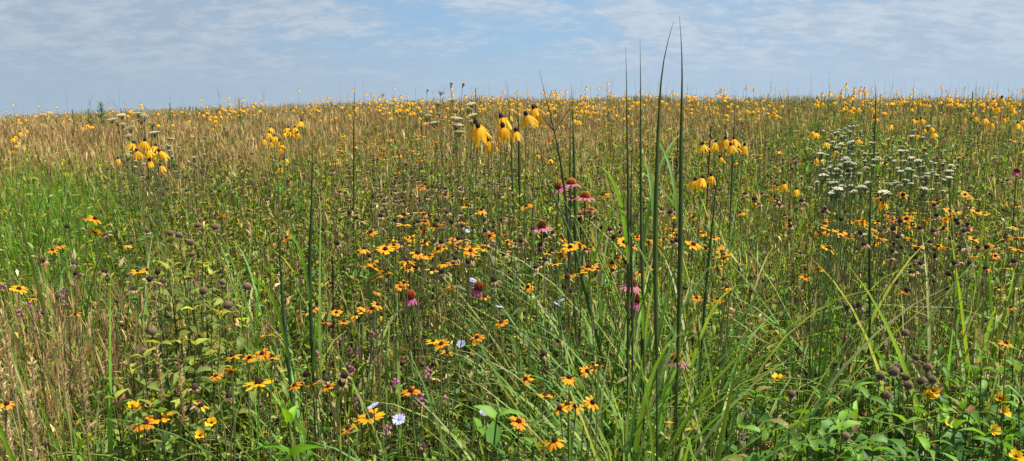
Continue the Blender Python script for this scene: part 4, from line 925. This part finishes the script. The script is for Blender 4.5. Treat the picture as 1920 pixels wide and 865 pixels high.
for it in ITEMS:
    if it.get('fixed'): it['o']['label'] = it['fixed']; continue
    best = min((a for a in LM if math.hypot(a[1] - it['px'], a[2] - it['py']) > 9), key=lambda a: math.hypot(a[1] - it['px'], (a[2] - it['py']) * 1.5))
    dx, dy = it['px'] - best[1], it['py'] - best[2]; it['dist'] = math.hypot(dx, dy)
    cells.setdefault((it['look'], direction(dx, dy), best[0]), []).append(it)
for (look, dr, lm), its in cells.items():
    its.sort(key=lambda q: q['dist'])
    if len(its) == 1: its[0]['o']['label'] = f'{look} {dr} {lm}'
    elif len(its) <= 8:
        for q, it in enumerate(its): it['o']['label'] = f'{look} {dr} {lm}, {ORD[q]}'
    else:
        for it in its:
            it['o']['label'] = f'{look} in the crowd {dr} {lm}'
            it['o']['group'] = f"{it['cat']}s in the crowd {dr} {lm}"

# ------------------------------------------------------------------ light and sky
SUN_EL, SUN_AZ = 60.0, 98.0          # azimuth measured from straight ahead towards the right
sd = Vector((math.sin(R(SUN_AZ)) * math.cos(R(SUN_EL)), math.cos(R(SUN_AZ)) * math.cos(R(SUN_EL)), math.sin(R(SUN_EL))))
sl = bpy.data.lights.new('sun', 'SUN'); sl.energy = 5.0; sl.angle = R(.55); sl.color = (1.0, .93, .80)
so = bpy.data.objects.new('sun', sl); COL.objects.link(so); so.rotation_euler = (-sd).to_track_quat('-Z', 'Y').to_euler(); so.location = (5, 2, 12)

w = bpy.data.worlds.new('World'); scene.world = w; w.use_nodes = True
nt = w.node_tree; N_, L_ = nt.nodes, nt.links; N_.clear()
out = N_.new('ShaderNodeOutputWorld'); bg = N_.new('ShaderNodeBackground'); bg.inputs['Strength'].default_value = .093; L_.new(bg.outputs[0], out.inputs[0])
sky = N_.new('ShaderNodeTexSky'); sky.sky_type = 'NISHITA'; sky.sun_disc = False; sky.sun_elevation = R(SUN_EL); sky.sun_rotation = R(SUN_AZ); sky.air_density = 1.0; sky.dust_density = 1.2; sky.ozone_density = 1.5
tc = N_.new('ShaderNodeTexCoord'); sx = N_.new('ShaderNodeSeparateXYZ'); L_.new(tc.outputs['Generated'], sx.inputs[0])
def math_(op, a, b=None, c=None):
    n = N_.new('ShaderNodeMath'); n.operation = op
    for k, v in enumerate((a, b, c)):
        if v is None: continue
        if hasattr(v, 'is_linked') or hasattr(v, 'links'): L_.new(v, n.inputs[k])
        else: n.inputs[k].default_value = v
    return n.outputs[0]
den = math_('ADD', math_('MAXIMUM', sx.outputs[2], 0.0), .30)
cx = N_.new('ShaderNodeCombineXYZ'); L_.new(math_('DIVIDE', sx.outputs[0], den), cx.inputs[0]); L_.new(math_('DIVIDE', sx.outputs[1], den), cx.inputs[1])
def noise(scale, detail, rough, dist=0.0, sy=1.0, loc=(0, 0, 0)):
    mp = N_.new('ShaderNodeMapping'); mp.inputs['Scale'].default_value = (1, sy, 1); mp.inputs['Location'].default_value = loc; L_.new(cx.outputs[0], mp.inputs[0])
    n = N_.new('ShaderNodeTexNoise'); n.inputs['Scale'].default_value = scale; n.inputs['Detail'].default_value = detail; n.inputs['Roughness'].default_value = rough; n.inputs['Distortion'].default_value = dist
    L_.new(mp.outputs[0], n.inputs['Vector']); return n.outputs[0]
def ramp(v, a, b, c=0.0, d=1.0):
    n = N_.new('ShaderNodeMapRange'); n.interpolation_type = 'SMOOTHSTEP'; n.inputs[1].default_value = a; n.inputs[2].default_value = b; n.inputs[3].default_value = c; n.inputs[4].default_value = d; L_.new(v, n.inputs[0]); return n.outputs[0]
big = noise(.8, 3, .5, 0, 1.0, (3.1, 1.7, 0)); med = noise(3.2, 6, .62, .4, 1.6, (1, 5, 0)); small = noise(12, 5, .65, .3, 1.5, (7, 2, 0))
mixn = math_('ADD', math_('ADD', math_('MULTIPLY', big, .45), math_('MULTIPLY', med, .35)), math_('MULTIPLY', small, .2))
mask = ramp(mixn, .37, .52, .08, .97)
def math_vec(c, k):
    n = N_.new('ShaderNodeVectorMath'); n.operation = 'SCALE'; L_.new(c, n.inputs[0]); n.inputs['Scale'].default_value = k; return n.outputs[0]
def mixc(f, a, b):
    n = N_.new('ShaderNodeMix'); n.data_type = 'RGBA'
    if hasattr(f, 'links'): L_.new(f, n.inputs[0])
    else: n.inputs[0].default_value = f
    for k, v in ((6, a), (7, b)):
        if hasattr(v, 'links'): L_.new(v, n.inputs[k])
        else: n.inputs[k].default_value = (*v, 1)
    return n.outputs[2]
cloud = mixc(ramp(math_('ADD', math_('MULTIPLY', med, .5), math_('MULTIPLY', small, .5)), .42, .62), (2.75, 3.5, 4.4), (3.7, 4.3, 4.95))
veil = mixc(.7, sky.outputs[0], (1.75, 3.2, 4.95))
skyc = mixc(mask, veil, cloud)
hz = ramp(sx.outputs[2], .02, .11, .9, 0.0)
skyc = mixc(hz, skyc, (2.85, 3.68, 4.6))
skyc = mixc(ramp(sx.outputs[0], -.62, .25, 0.0, 1.0), math_vec(skyc, .86), skyc)
L_.new(skyc, bg.inputs['Color'])

vs = scene.view_settings; vs.view_transform = 'Standard'; vs.look = 'None'; vs.exposure = 0.75; vs.gamma = 1.0; vs.use_curve_mapping = False
scene.render.engine = 'CYCLES'; scene.cycles.max_bounces = 6; scene.cycles.transparent_max_bounces = 4; scene.cycles.use_denoising = False
